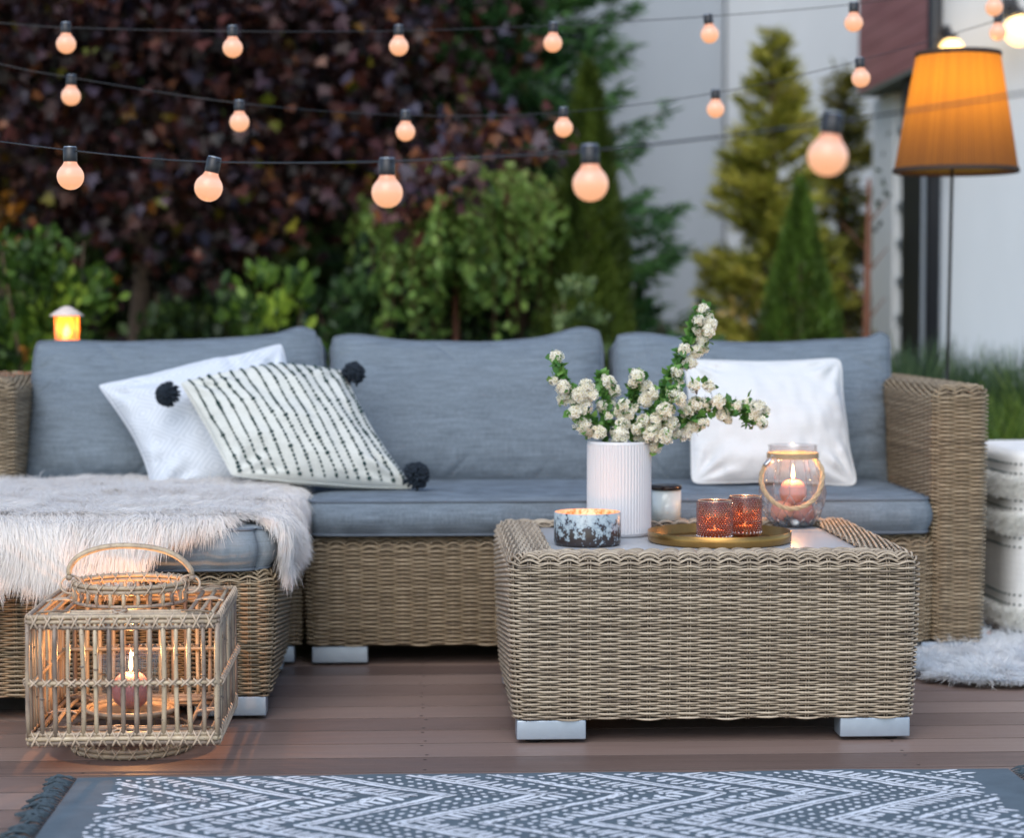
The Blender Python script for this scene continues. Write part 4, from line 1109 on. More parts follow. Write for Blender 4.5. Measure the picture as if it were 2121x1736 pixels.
# glass jar lantern with rope
c = base_at(1641, 1091); jx, jy = c[0], c[1] + .0; JS = jy / FPX   # metres per grid pixel there
jz = lambda y_: A(1641, y_, jy)[2]
root = thing('jar_lantern', 'faceted grey glass jar lantern with a rope handle and a lit candle inside', 'lantern', (jx, jy, TZ))
NFc = 12
def jar_r(): return [(38, 1096), (40, 1092), (43, 1086), (56, 1068), (66, 1043), (70, 1022)]
b = MB()
lev = [(37, 1095.5, 0), (40, 1089, 0), (56, 1070, .5), (66.5, 1046, 0), (70, 1020, .5), (66, 992, .5), (60, 968, .5), (54.5, 953, .5), (51, 948, .5)]
rings = []
for rp, yp, ph in lev:
    a = (np.arange(NFc) + ph) * 2 * PI / NFc; rings.append(np.stack([jx + rp * JS * np.cos(a), jy + rp * JS * np.sin(a), np.full(NFc, max(jz(yp), TZ + .0008))], -1))
V = np.concatenate(rings); F3 = []; F4 = []
for k in range(len(lev) - 1):
    p0, p1 = lev[k][2], lev[k + 1][2]
    for i in range(NFc):
        j = (i + 1) % NFc; a0, a1, c0, c1 = k * NFc + i, k * NFc + j, (k + 1) * NFc + i, (k + 1) * NFc + j
        if p0 == p1: F4.append((a0, a1, c1, c0))
        elif p0 < p1: F3 += [(a0, a1, c0), (a1, c1, c0)]
        else: F3 += [(a0, a1, c1), (a0, c1, c0)]
b.add(V, [np.array(F3), np.array(F4)], 0, .5, smooth=False)
b.add(np.concatenate([rings[0], [[jx, jy, TZ + .001]]]), np.array([(i, (i + 1) % NFc, NFc) for i in range(NFc)]), 0, .5)
rt, rb_ = jz(923), jz(949); r_ = 51.5 * JS
b.lathe([(r_ * .985, rb_), (r_ * .985, rt - .002), (r_ * 1.01, rt - .001), (r_ * 1.01, rt + .0018), (r_ * .97, rt + .0022), (r_ * .94, rt), (r_ * .94, rb_)], jx, jy, 56)
M['jar'] = glass_mat('smoky_grey_glass', (.87, .89, .90), .10, .03, .04, (.43, .44, .48))
b.build('glass_jar', M['jar'], root)
# glass ridges catch the light along the facets
b = MB(); E = []
for k in range(len(lev) - 1):
    p0, p1 = lev[k][2], lev[k + 1][2]
    for i in range(NFc):
        j = (i + 1) % NFc
        E.append((rings[k][i], rings[k + 1][i]))
        if p0 < p1: E.append((rings[k][j], rings[k + 1][i]))
        elif p0 > p1: E.append((rings[k][i], rings[k + 1][j]))
b.tubes(np.array(E), .0009, 5, 0, .5)
b.build('facet_edges', glass_mat('glass_ridge', (.50, .48, .54), .5, .08, .15, (.3, .28, .33)), root)
def rope(b, P, r, tw=9.0, ns=3):
    n = len(P); T = unit(np.gradient(P, axis=0)); L_ = np.concatenate([[0], np.cumsum(np.linalg.norm(np.diff(P, axis=0), axis=1))])
    ref = np.array([0.02, 1.0, 0.03]); A1 = unit(ref - (T @ ref)[:, None] * T); B1 = np.cross(T, A1)
    for k in range(ns):
        a = L_ / r * .55 + 2 * PI * k / ns
        b.tubes(P + r * .52 * (np.cos(a)[:, None] * A1 + np.sin(a)[:, None] * B1), r * .62, 6, 0, .5 + .2 * k)
jute = simple('natural_jute_rope', (.44, .32, .20), .85, var=.25, scale=400, bump=.3)
b = MB()
for k in range(5):
    a = np.linspace(0, 2 * PI, 140); rope(b, np.stack([jx + (r_ + .0012) * np.cos(a), jy + (r_ + .0012) * np.sin(a), rb_ + .0012 + (k + .3) * .0024 + 0 * a], -1), .0015)
b.build('rope_band', jute, root)
hp = [(1597, 955), (1585, 965), (1577, 985), (1578, 1005), (1588, 1025), (1605, 1042), (1625, 1052), (1645, 1054), (1665, 1049), (1683, 1037), (1697, 1017), (1703, 995), (1703, 975), (1695, 958), (1688, 951)]
P = []
for i, (xx, yy_) in enumerate(hp):
    f = i / (len(hp) - 1); dep = jy - .075 * math.sin(PI * f) ** .45
    P.append(A(xx, yy_, dep))
b = MB(); rope(b, bez(P, 160), .0052); b.build('rope_handle', jute, root)
b = MB(); p0, p1 = A(1597, 953, jy - .045), A(1584, 965, jy - .045)
b.tubes(np.stack([p0 + (p1 - p0) * t_ for t_ in np.linspace(-.1, 1, 5)]), .0054, 12); a = np.linspace(0, 2 * PI, 17)[:-1]
b.tubes(A(1601, 951, jy - .047) + np.stack([.006 * np.cos(a), 0 * a, .008 * np.sin(a)], -1), .0009, 5, 0, .5, closed=True); b.build('clasp', simple('steel', (.6, .6, .62), .2, 1.0), root)
cj = 'candles in the jar lantern'
ball_candle('ball_candle', 'lit salmon ball candle on top of the others inside the jar lantern', (jx + .001, jy, jz(1020)), .031, (.62, .25, .20), .036, .9, group=cj)
ball_candle('ball_candle', 'unlit salmon ball candle at the lower left inside the jar lantern', (jx - .026, jy - .012, TZ + .036), .026, (.62, .27, .21), group=cj)
ball_candle('ball_candle', 'unlit dusty mauve ball candle at the lower right inside the jar lantern', (jx + .022, jy - .018, TZ + .033), .027, (.40, .18, .17), group=cj)
def pebble(c, r, col, label, seed):
    b = MB(); nu, nv = 14, 9; a = np.arange(nu) * 2 * PI / nu; t_ = np.linspace(.02, PI - .02, nv)
    Q = np.stack([np.sin(t_)[None] * np.cos(a)[:, None], np.sin(t_)[None] * np.sin(a)[:, None] * .8, np.cos(t_)[None] * .65 + 0 * a[:, None]], -1)
    Q = Q * (1 + .3 * vnoise(Q[..., 0] * 1.5 + seed, Q[..., 1] * 1.5, seed))[..., None]
    b.grid(np.asarray(c) + Q * r, 0, .5, cu=True, flip=True); o = b.build('pebble', simple('pebble_%s' % ('dark' if col[0] < .1 else 'pale'), col, .35, var=.2, scale=90), origin=c); tag(o, label, 'pebble', 'pebbles in the jar lantern')
pebble((jx - .002, jy - .045, TZ + .014), .011, (.55, .58, .58), 'pale pebble at the front of the pile inside the jar lantern', 1)
pebble((jx - .018, jy - .040, TZ + .022), .010, (.04, .045, .05), 'dark pebble leaning on the left candle inside the jar lantern', 2)
pebble((jx - .024, jy - .028, TZ + .010), .011, (.12, .13, .14), 'grey pebble at the lower left inside the jar lantern', 3)
pebble((jx + .018, jy - .040, TZ + .009), .010, (.05, .055, .06), 'black pebble at the lower right inside the jar lantern', 4)
pebble((jx + .004, jy - .030, TZ + .008), .011, (.30, .32, .33), 'mid grey pebble on the jar bottom below the mauve candle', 5)

# ------------------------------------------------------------------ blossom branches
def Z4(x, y): return 1092 + .3295 * x, 598 + .3295 * y
M['petal'] = leaf_mat('white_petals', [(.84, .80, .66), (.91, .88, .78), (.95, .94, .88)], .6, .3, .2)
M['pollen'] = simple('green_yellow_flower_centre', (.46, .40, .12), .8)
M['leaf'] = leaf_mat('spirea_leaf', [(.04, .13, .03), (.09, .24, .05), (.20, .38, .09)], .45, .3)
M['twig'] = simple('red_brown_twig', (.09, .045, .03), .7)
# five petal flower template
k5 = []; f5 = []
for i in range(5):
    a = 2 * PI * i / 5; c_, s_ = math.cos(a), math.sin(a); base = len(k5)
    for (rr, ww, zz_) in ((.18, 0, .0), (.55, .34, .12), (.9, .33, .2), (1.05, 0, .18), (.9, -.33, .2), (.55, -.34, .12)):
        k5.append((rr * c_ - ww * s_, rr * s_ + ww * c_, zz_))
    f5.append(tuple(range(base, base + 6)))
T5, F5 = np.array(k5), [np.array(f5)]
hexa = [(.27 * math.cos(a), .27 * math.sin(a), .16) for a in np.arange(6) * PI / 3] + [(0, 0, .32)]
F6 = [np.array([(i, (i + 1) % 6, 6) for i in range(6)])]
lt = np.array([(0, 0, 0), (.30, .25, .06), (.34, .55, .07), (0, 1, -.05), (-.34, .55, .07), (-.30, .25, .06), (0, .3, 0), (0, .6, 0)]); lf = [np.array([(0, 1, 6), (5, 0, 6)]), np.array([(1, 2, 7, 6), (6, 7, 4, 5)]), np.array([(2, 3, 7), (7, 3, 4)])]
def basis(n_, rng):
    n_ = unit(n_); t = unit(np.cross(n_, rng.normal(size=n_.shape))); return t, np.cross(n_, t), n_
def branch(label, path, clusters, yoff, seed):
    rng = np.random.default_rng(seed)
    Yd = lambda i, n: vy + yoff * (i / max(n - 1, 1))
    pts = [np.array([vx + .02 * (rng.random() - .5), vy, TZ + .055])] + [A(*Z4(*p), Yd(i + 1, len(path) + 1)) for i, p in enumerate(path)]
    root = thing('blossom_branch', label, 'flowering branch', pts[0], 'blossom branches in the vase')
    P = bez(pts, 60); b = MB(); b.tubes(P, np.linspace(.0017, .0007, 60), 6)
    heads = []
    for cx2, cy2, cr2 in clusters:
        px, py = Z4(cx2, cy2); d = np.inf
        q = A(px, py, vy + yoff * .5)
        i = np.argmin(np.linalg.norm((P - q)[:, [0, 2]], axis=1)); Yc = P[i, 1] + rng.uniform(-.03, .012)
        c = A(px, py, Yc); heads.append((c, 1.02 * cr2 * .3295 * Yc / FPX))
        b.tubes(bez([P[max(i - 3, 0)], (P[i] + c) / 2 + rng.normal(size=3) * .002, c], 8), .0006, 5)
        for k in range(10):
            b.tubes(np.stack([c - (c - P[i]) * .3, c + rng.normal(size=3) * cr2 * .3295 * Yc / FPX * .5]), .0003, 4)
    b.build('stem', M['twig'], root)
    b = MB()
    for c, r in heads:
        b.sphere(c, r * .52, 0, .5, 10, 7)  # added pale core, brightens the self-shadowed gaps between the flowers
        for _ in range(1):
            n = int(36 * (r / .012) ** 1.7) + 8
            d = unit(rng.normal(size=(n, 3)) + np.array([0, -.55, .35])); pos = c + d * r * (.72 + .3 * rng.random((n, 1)))
            X, Y_, Z_ = basis(d + rng.normal(size=(n, 3)) * .35, rng); sc = .0044 + .0012 * rng.random(n)
            b.cloud(T5, F5, pos, X, Y_, Z_, sc, 0, rng.random(n)); b.cloud(hexa, F6, pos, X, Y_, Z_, sc, 1, .5)
    b.build('blossoms', [M['petal'], M['pollen']], root)
    b = MB(); n = 90 + len(clusters) * 9
    i = rng.integers(8, 59, n); pos = P[i] + rng.normal(size=(n, 3)) * .003
    hc = np.array([h[0] for h in heads]); m2 = len(clusters) * 5; j = rng.integers(0, len(heads), m2)
    pos = np.concatenate([pos, hc[j] + unit(rng.normal(size=(m2, 3))) * np.array([heads[q][1] for q in j])[:, None] * .8])
    nn = len(pos); fwd = unit(rng.normal(size=(nn, 3)) + np.array([0, -.2, .3])); X = unit(np.cross(fwd, unit(rng.normal(size=(nn, 3)) + np.array([0, -.6, .8]))))
    b.cloud(lt, lf, pos, X, fwd, np.cross(X, fwd), .014 + .012 * rng.random(nn), 0, rng.random(nn), True)
    b.build('leaves', M['leaf'], root)
branch('left blossom branch curving up and away over the mottled bowl', [(480, 950), (420, 850), (340, 770), (260, 640), (215, 540), (185, 430)],
       [(185, 432, 42), (165, 580, 26), (225, 620, 46), (230, 690, 44), (285, 700, 44), (370, 620, 50), (330, 670, 50), (350, 745, 58), (300, 780, 45), (410, 670, 40), (350, 860, 56), (400, 890, 50), (450, 905, 46)], -.05, 1)
branch('short upright blossom branch just right of the left one, above the vase', [(500, 930), (500, 800), (480, 680), (462, 580), (470, 560)],
       [(515, 590, 42), (485, 560, 18), (552, 640, 38), (515, 720, 42), (508, 805, 24), (470, 740, 34)], .03, 2)
branch('blossom branch rising straight from the middle of the vase', [(620, 950), (640, 850), (655, 730), (680, 620), (700, 520)],
       [(690, 550, 46), (665, 590, 30), (740, 620, 50), (785, 660, 44), (745, 700, 50), (610, 740, 45), (580, 780, 40), (670, 755, 32), (600, 850, 46), (585, 930, 58), (560, 900, 40), (640, 790, 36)], -.03, 3)
branch('tallest blossom branch rising over the white pillow', [(700, 940), (790, 780), (880, 600), (940, 470), (1005, 330), (1060, 210), (1095, 120)],
       [(1105, 130, 36), (1130, 180, 44), (1155, 225, 40), (1075, 200, 36), (1140, 265, 40), (1072, 262, 34), (1095, 335, 44), (1060, 395, 46), (1020, 470, 46), (985, 380, 36), (1100, 380, 36), (940, 530, 36), (958, 600, 30)], -.02, 4)
branch('dense blossom spray spilling over the right front rim of the vase', [(720, 960), (780, 880), (840, 790), (900, 700), (930, 640)],
       [(925, 660, 48), (870, 770, 56), (965, 700, 42), (820, 830, 56), (760, 850, 56), (900, 850, 56), (780, 920, 60), (710, 930, 56), (800, 995, 44), (870, 925, 52), (730, 830, 40), (690, 880, 40)], -.07, 5)
branch('long blossom branch reaching right in front of the white pillow with a drooping tip', [(740, 960), (900, 880), (1050, 810), (1180, 760), (1290, 740), (1380, 790), (1395, 860)],
       [(1050, 615, 38), (1140, 615, 36), (1000, 770, 46), (1060, 730, 50), (1120, 730, 44), (1200, 715, 46), (1230, 790, 46), (1262, 825, 26), (1110, 850, 36), (1050, 860, 50), (990, 905, 50), (930, 900, 44), (1320, 735, 36), (1390, 730, 46), (1450, 750, 50), (1480, 845, 34), (1430, 800, 44), (1500, 770, 30)], -.04, 6)
# ------------------------------------------------------------------ light strings
def mat_bulb():
    m = N('frosted_lit_bulb')
    z = m.n('ShaderNodeSeparateXYZ', {0: m.attr('uvp').outputs['Vector']}).outputs[0]
    c = m.ramp(z, [(0, (1.0, .44, .20)), (.45, (1.0, .53, .33)), (.72, (1.0, .60, .47)), (.85, (1, .46, .30)), (1, (1, .42, .24))])
    m.P(Base_Color=(.12, .08, .06), Roughness=.25, Emission_Color=c, Emission_Strength=BULB)
    return m.m
BULB = .36
M['bulb'] = mat_bulb()
M['cable'] = simple('black_twisted_cable', (.02, .022, .026), .4)
def light_string(label, cable, bulbs, twist, rad, D=.050, group='string lights over the sofa'):
    """cable: (px,py,Y) points; bulbs: (px,py centre, Y, tilt deg)"""
    P = bez([A(*c) for c in cable], 700 if twist else 160)
    root = thing('string_lights', label, 'string lights', P[0], group)
    b = MB()
    if twist:
        L_ = np.concatenate([[0], np.cumsum(np.linalg.norm(np.diff(P, axis=0), axis=1))])
        for k in range(2):
            a = L_ * 2 * PI / .020 + PI * k
            b.tubes(P + rad * .75 * np.stack([0 * a, np.cos(a), np.sin(a)], -1), rad, 5, 0, .5)
    else: b.tubes(P, rad, 6, 0, .5)
    b.build('cable', M['cable'], root)
    for px, py, Y, tilt in bulbs:
        c = A(px, py, Y); ax = np.array([math.sin(R(tilt)), 0, math.cos(R(tilt))]); rr = D / 2
        Rm = Matrix.Rotation(R(tilt), 3, 'Y'); Rn = np.array(Rm)
        hs = [(0, -1), (.35, -.94), (.7, -.72), (.93, -.38), (1, 0), (.94, .33), (.78, .60), (.60, .82), (.50, 1.0), (.47, 1.12)]
        t = np.array([[h_, z_] for h_, z_ in hs]); t = bez(np.c_[t, t[:, 0] * 0], 30)[:, :2]
        a = np.arange(28) * 2 * PI / 28
        Q = np.stack([np.maximum(t[:, 0], 1e-3)[None] * np.cos(a)[:, None], np.maximum(t[:, 0], 1e-3)[None] * np.sin(a)[:, None], t[:, 1][None] + 0 * a[:, None]], -1) * rr
        sk = MB(); h0, h1 = 1.08, 2.15
        pr_ = [(.50, h0), (.52, h0 + .03), (.52, h1 - .2), (.50, h1 - .18), (.50, h1), (.44, h1 + .02), (.001, h1 + .02)]
        SQ = np.stack([np.array([q[0] for q in pr_])[None] * np.cos(a)[:, None], np.array([q[0] for q in pr_])[None] * np.sin(a)[:, None], np.array([q[1] for q in pr_])[None] + 0 * a[:, None]], -1) * rr
        sk.grid(c + SQ @ Rn.T, 0, .5, cu=True)
        so = sk.build('socket', M['black'], root); 
        cpm = MB(); tz = h1 + .03; cpm.grid(c + (np.stack([np.array([.47, .47, .001])[None] * np.cos(a)[:, None], np.array([.47, .47, .001])[None] * np.sin(a)[:, None], np.array([tz - .03, tz + .03, tz + .03])[None] + 0 * a[:, None]], -1) * rr) @ Rn.T, 0, .5, cu=True); cpm.build('socket_cap', M['alu'], so)
        bm_ = MB(); zz_ = np.broadcast_to(((t[:, 1] + 1) / 2.12)[None], Q.shape[:2]); bm_.grid(c + Q @ Rn.T, 0, .5, cu=True, uv=np.stack([zz_] * 3, -1))
        bm_.build('bulb', M['bulb'], so)
light_string('lowest string of round frosted bulbs, twisted black cable coming nearer to the right',
    [(-260, 262, 4.3), (0, 293, 4.13), (146, 311, 4.05), (300, 327, 3.95), (438, 335, 3.85), (620, 337, 3.68), (800, 334, 3.48), (1010, 325, 3.27), (1220, 312, 3.05), (1480, 284, 2.86), (1722, 252, 2.69), (1870, 231, 2.60), (2121, 192, 2.42), (2400, 140, 2.25)],
    [(146, 365, 4.05, 0), (432, 388, 3.85, 12), (802, 398, 3.48, 0), (1223, 380, 3.05, -1), (1714, 323, 2.69, 8)], True, .0011)
light_string('topmost string of small looking bulbs running along the upper edge of the photo',
    [(-300, 30, 5.75), (0, 47, 5.7), (137, 56, 5.7), (482, 64, 5.6), (826, 63, 5.7), (1145, 52, 5.8), (1466, 33, 5.85), (1766, 8, 5.8), (2060, -35, 5.8), (2400, -90, 5.8)],
    [(137, 90, 5.62, 0), (482, 98, 5.5, 0), (826, 95, 5.7, 0), (1145, 88, 5.85, 2), (1470, 70, 5.95, -6), (1768, 46, 5.85, 0), (2059, 14, 6.1, 0)], False, .0011)
light_string('middle string of small looking bulbs sagging across the maple',
    [(-300, 60, 5.7), (0, 132, 5.65), (147, 160, 5.62), (496, 213, 5.5), (838, 238, 5.7), (1165, 232, 5.75), (1480, 192, 5.9), (1778, 125, 5.8), (2064, 42, 5.9), (2300, -30, 5.9)],
    [(147, 198, 5.7, 2), (496, 252, 5.55, 0), (840, 272, 5.7, 0), (1167, 264, 5.8, 0), (1482, 225, 6.1, 0), (1783, 161, 5.8, -4), (2067, 66, 6.3, 0)], False, .0011)

# ------------------------------------------------------------------ floor lamp
FY = 6.35
pt, pb = A(1972, 355, FY), A(1962, 795, FY)
foot_p = pb + (pb - pt) * ((pb[2]) / (pt[2] - pb[2])); foot_p[2] = 0
fl = thing('floor_lamp', 'lit floor lamp with a pleated amber shade behind the sofa arm', 'floor lamp', (foot_p[0], FY, 0))
zt, zb = A(1985, 112, FY)[2], A(1980, 353, FY)[2]; ctop, cbot = A(1985, 112, FY), A(1980, 353, FY)
rt_, rb_ = 86 * FY / FPX, 127 * FY / FPX
b = MB(); b.tubes(np.stack([foot_p + [0, 0, .02], pb, pt, cbot * .5 + ctop * .5]), .0052, 10); b.build('pole', simple('black_painted_steel', (.012, .012, .014), .4, .3), fl)
b = MB(); b.lathe([(.0001, .025), (.14, .022), (.15, .016), (.15, .001), (.0001, .001)], foot_p[0], FY, 40); b.build('base', M['black'], fl)
def mat_shade():
    m = N('pleated_amber_fabric')
    a = m.attr().outputs['Fac']
    c = m.mix(a, (.34, .155, .012), (.88, .49, .04))  # pale ridges, dark valleys: pleat shading put into the fabric colour
    tr = m.n('ShaderNodeBsdfTranslucent', {'Color': c}); df = m.n('ShaderNodeBsdfDiffuse', {'Color': (.12, .07, .05)})
    lw = m.n('ShaderNodeLayerWeight', {'Blend': .5}).outputs['Facing']; mx = m.n('ShaderNodeMixShader', {0: m.math('MULTIPLY', m.math('SUBTRACT', 1.0, m.math('POWER', lw, 2.0)), .55), 1: df.outputs[0], 2: tr.outputs[0]}); m.set(m.out.inputs['Surface'], mx.outputs[0]); return m.m
b = MB(); sg = 540; a = np.arange(sg) * 2 * PI / sg; t = np.linspace(0, 1, 8)
rad = (rt_ + (rb_ - rt_) * t)[None] * (1 + .010 * ((np.arange(sg) % 4 < 2)[:, None] - .5) + .004 * vnoise(a * 30, a * 0, 3)[:, None])
C = ctop[None] + (cbot - ctop)[None] * t[:, None]
P = np.stack([C[None, :, 0] + rad * np.cos(a)[:, None], C[None, :, 1] + rad * np.sin(a)[:, None], C[None, :, 2] + 0 * rad], -1)
b.grid(P, 0, np.repeat((np.arange(sg) % 4 < 2).astype(float) * .6 + .4 * RNG.random(sg), 8), cu=True)
b.build('lamp_shade', mat_shade(), fl)
b = MB()
for cc, rr in ((ctop, rt_), (cbot, rb_)):
    b = MB()
    a = np.arange(64) * 2 * PI / 64
    for dz in (-.004, 0, .004): b.tubes(cc + np.stack([rr * 1.012 * np.cos(a), rr * 1.012 * np.sin(a), dz + 0 * a], -1), .0032, 6, 0, .5, closed=True, ref=np.array([0, 0, 1.0]))
    b.build('top_trim' if rr == rt_ else 'bottom_trim', simple('dark_brown_trim', (.05, .03, .02), .8), fl)
lc = cbot * .45 + ctop * .55
b = MB(); b.sphere(lc, .028, nu=20, nv=14); mb_ = N('warm_lamp_bulb'); mb_.P(Emission_Color=(1, .62, .25), Emission_Strength=6.0); b.build('bulb', mb_.m, fl)
L = bpy.data.lights.new('lamp_light', 'POINT'); L.energy = 1.3; L.color = (1, .55, .20); L.shadow_soft_size = .07
lo = bpy.data.objects.new('lamp_light', L); COL.objects.link(lo); lo.parent = fl; lo.location = Vector(lc + [0, 0, .04]) - fl.location

# ------------------------------------------------------------------ small lantern on the sofa back
c = A(139, 700, 6.00); qx, qy = c[0], 6.00
sl = thing('candle_lantern', 'small lit glass lantern with a pale conical cap, behind the left back cushion', 'lantern', (qx, qy, .66))
zt_ = A(139, 655, qy)[2]; b = MB(); b.lathe([(.034, .664), (.034, zt_ + .001), (.0325, zt_ + .001), (.0325, .664)], qx, qy, 28); b.build('glass', glass_mat('honey_glass', (.95, .75, .5), .1, .05, .3, (.8, .45, .15)), sl)
b = MB(); b.lathe([(.046, zt_), (.048, zt_ + .002), (.028, zt_ + .016), (.012, zt_ + .026), (.0001, zt_ + .029)], qx, qy, 32); b.lathe([(.046, zt_), (.0001, zt_)], qx, qy, 32); b.build('cap', simple('cream_enamel', (.65, .55, .50), .5), sl)
b = MB(); b.lathe([(.0001, .661), (.036, .661), (.036, .668), (.0001, .668)], qx, qy, 28)
for k in range(4):
    a = PI / 4 + k * PI / 2; b.tubes(np.array([(qx + .035 * math.cos(a), qy + .035 * math.sin(a), .664), (qx + .035 * math.cos(a), qy + .035 * math.sin(a), zt_)]), .0018, 5)
b.build('frame', simple('brass_wire', (.3, .2, .1), .5, .5), sl)
zc = A(139, 700, qy)[2]
cd = thing('candle', 'pillar candle burning inside the small lantern behind the left cushion', 'candle', (qx, qy, .668))
b = MB(); b.lathe([(.0001, .6685), (.018, .6685), (.018, zc), (.0001, zc)], qx, qy, 20); b.build('wax', simple('pillar_wax', (.8, .6, .35), .5), cd)
flame(cd, qx, qy, zc, .040, .012, .7, .012)

# ------------------------------------------------------------------ house at the right and garden wall behind
XV = lambda px, Y: A(px, 640, Y)[0]
def stucco(name, col, var=.06):
    m = N(name); o = m.obj(); f = m.noise(m.mapping(o, (2.2, 2.2, .5)), 1.0, 6, .65); g = m.noise(o, 90, 3)
    m.P(Base_Color=m.ramp(f, [(.3, tuple(c * (1 - var) for c in col)), (.7, tuple(c * (1 + var) for c in col))]), Roughness=.9); m.bump(g, .3, .004); return m.m
house = thing('house', 'white rendered house at the right with a red clad upper storey and a black downpipe', 'house', (3.2, 9.5, -.1))
FYH = 8.6; xw = XV(1943, FYH)
b = MB(); b.box(xw, xw + 3.4, FYH, FYH + .3, -.1, 5.2); b.box(XV(1815, 10.2) + .08, xw + 3.4, FYH + .3, 10.2, -.1, 5.0); b.build('wall', stucco('white_render', (.44, .48, .52)), house)
xr = XV(1928, FYH); zr = 1.872
def mat_clad():
    m = N('red_brown_cladding'); o = m.obj(); s = m.n('ShaderNodeSeparateXYZ', {0: o}).outputs[2]
    w = m.math('FRACT', m.math('MULTIPLY', s, 13.0)); l = m.math('LESS_THAN', w, .10)
    f = m.noise(m.mapping(o, (2, 2, 13)), 1, 3)
    m.P(Base_Color=m.mix(l, m.ramp(f, [(.3, (.30, .115, .115)), (.7, (.40, .18, .175))]), (.20, .075, .075)), Roughness=.55); m.bump(m.math('SUBTRACT', 1.0, l), .5, .01); return m.m
b = MB(); b.box(xr, xw - .012, FYH + .02, 10.05, zr, 5.1); up = b.build('upper_storey', mat_clad(), house)
b = MB(); b.box(xr + .002, xw + .3, FYH + .03, 10.04, zr - .02, zr - .003); b.build('soffit', simple('grey_soffit', (.20, .21, .18), .8), house)
b = MB(); xd = XV(1931, FYH - .06); b.tubes(np.array([(xd, FYH - .06, -.05), (xd, FYH - .06, 2), (xd, FYH - .06, 5)]), .030, 16)
for z_ in (.45, 1.4, 2.2): b.box(xd - .04, xd + .04, FYH - .1, FYH, z_, z_ + .025)
b.build('downpipe', M['black'], house)
xl = XV(1815, 10.2)
b = MB()
for y0_, y1_ in ((9.78, 10.22), (9.25, 9.50)): b.box(xl - .02, xl + .1, y0_, y1_, -.1, zr - .02)
b.box(xl - .02, xl + .1, 9.50, 9.78, -.1, .25)
wf = b.build('window_frame', simple('white_pvc', (.80, .83, .85), .4), house)
b = MB(); b.box(xl + .02, xl + .06, 9.50, 9.78, .25, zr - .02); b.build('pane', simple('dark_window_glass', (.03, .05, .05), .05, spec=.8), wf)
b = MB()
for k in range(9): b.box(xl - .005, xl + .015, 9.50, 9.78, .3 + k * .17, .33 + k * .17)
b.build('glazing_bar', simple('grey_bar', (.3, .34, .36), .5), wf)
b = MB(); b.box(xl - .01, xw - .002, 8.9, 9.25, -.1, zr - .02); b.build('dark_pillar', M['black'], house)
def wall_lamp(px, py, r, label, pw):
    c = A(px, py, FYH - .16); root = thing('wall_lamp', label, 'wall lamp', c, 'globe lamps on the house wall')
    b = MB(); b.sphere(c, r, nu=24, nv=16); m = N('glowing_globe'); m.P(Base_Color=(.8, .6, .3), Emission_Color=(1, .60, .20), Emission_Strength=1.3); b.build('globe', m.m, root)
    b = MB(); b.lathe([(.0001, c[2] + r * 1.35), (.022, c[2] + r * 1.3), (.024, c[2] + r * .85), (.0001, c[2] + r * .85)], c[0], c[1], 20)
    b.tubes(np.array([(c[0], c[1], c[2] + r * 1.3), (c[0], c[1] + .05, c[2] + r * 1.7), (c[0], FYH - .004, c[2] + r * 1.8)]), .008, 8); b.box(c[0] - .03, c[0] + .03, FYH - .02, FYH - .003, c[2] + r * 1.2, c[2] + r * 2.4)
    b.build('bracket', M['black'], root)
    L = bpy.data.lights.new('wall_lamp_light', 'POINT'); L.energy = pw; L.color = (1, .6, .28); L.shadow_soft_size = r
    lo = bpy.data.objects.new('wall_lamp_light', L); COL.objects.link(lo); lo.parent = root; lo.location = (0, -.01 - r, 0)
wall_lamp(1971, 103, .048, 'globe wall lamp just above the floor lamp shade', .3)
wall_lamp(2112, 62, .062, 'globe wall lamp at the upper right corner of the photo', .4)
b = MB(); b.box(XV(1503, 14), XV(1503, 14) + 6, 14.0, 14.4, -.1, 6.5); tag(b.build('boundary_wall', stucco('pale_render', (.54, .57, .60)), origin=(5, 14.2, -.1)), 'lighter rendered wall behind the yellow conifer, left of the red clad storey', 'wall')
b = MB(); b.box(-8, XV(1498, 14), 14.03, 14.4, -.1, 6.2); tag(b.build('boundary_wall', stucco('grey_render', (.38, .42, .465)), origin=(-2, 14.2, -.1)), 'tall plain grey rendered wall behind the spruce', 'wall')
# ------------------------------------------------------------------ trees and shrubs
bark = simple('bark', (.10, .06, .04), .9, var=.4, scale=30, bump=.5, bscale=60)
bark_pale = simple('pale_bark', (.10, .07, .05), .9, var=.3, scale=30)
bark_red = simple('red_brown_bark', (.15, .06, .035), .8, var=.2, scale=30)
def tplane(pts):
    """flat leaf outline with a little cup"""
    p = np.array([(x, y, .12 * abs(x)) for x, y in pts]); c = np.array([[0, .4, 0]])
    n = len(p); return np.concatenate([p, c]), [np.array([(i, (i + 1) % n, n) for i in range(n)])]
maple = tplane([(0, 0), (.18, .10), (.52, .02), (.38, .28), (.62, .52), (.34, .50), (.22, .62), (0, 1), (-.22, .62), (-.34, .50), (-.62, .52), (-.38, .28), (-.52, .02), (-.18, .10)])
oval = tplane([(0, 0), (.26, .3), (.28, .65), (0, 1), (-.28, .65), (-.26, .3)])
needle = (np.array([(-.10, 0, 0), (.10, 0, 0), (.03, 1, -.06), (-.03, 1, -.06), (-.35, .25, .02), (-.28, .18, .02), (-.05, .35, 0), (.35, .25, .02), (.28, .18, .02), (.05, .35, 0)]), [np.array([(0, 1, 2, 3)]), np.array([(4, 5, 6), (7, 9, 8)])])
def scatter(b, tmpl, pos, up, size, rnd, rng, spread=.8):
    n = len(pos); f = unit(up + rng.normal(size=(n, 3)) * spread); X = unit(np.cross(f, rng.normal(size=(n, 3)))); b.cloud(tmpl[0], tmpl[1], pos, X, f, np.cross(X, f), size, 0, rnd)
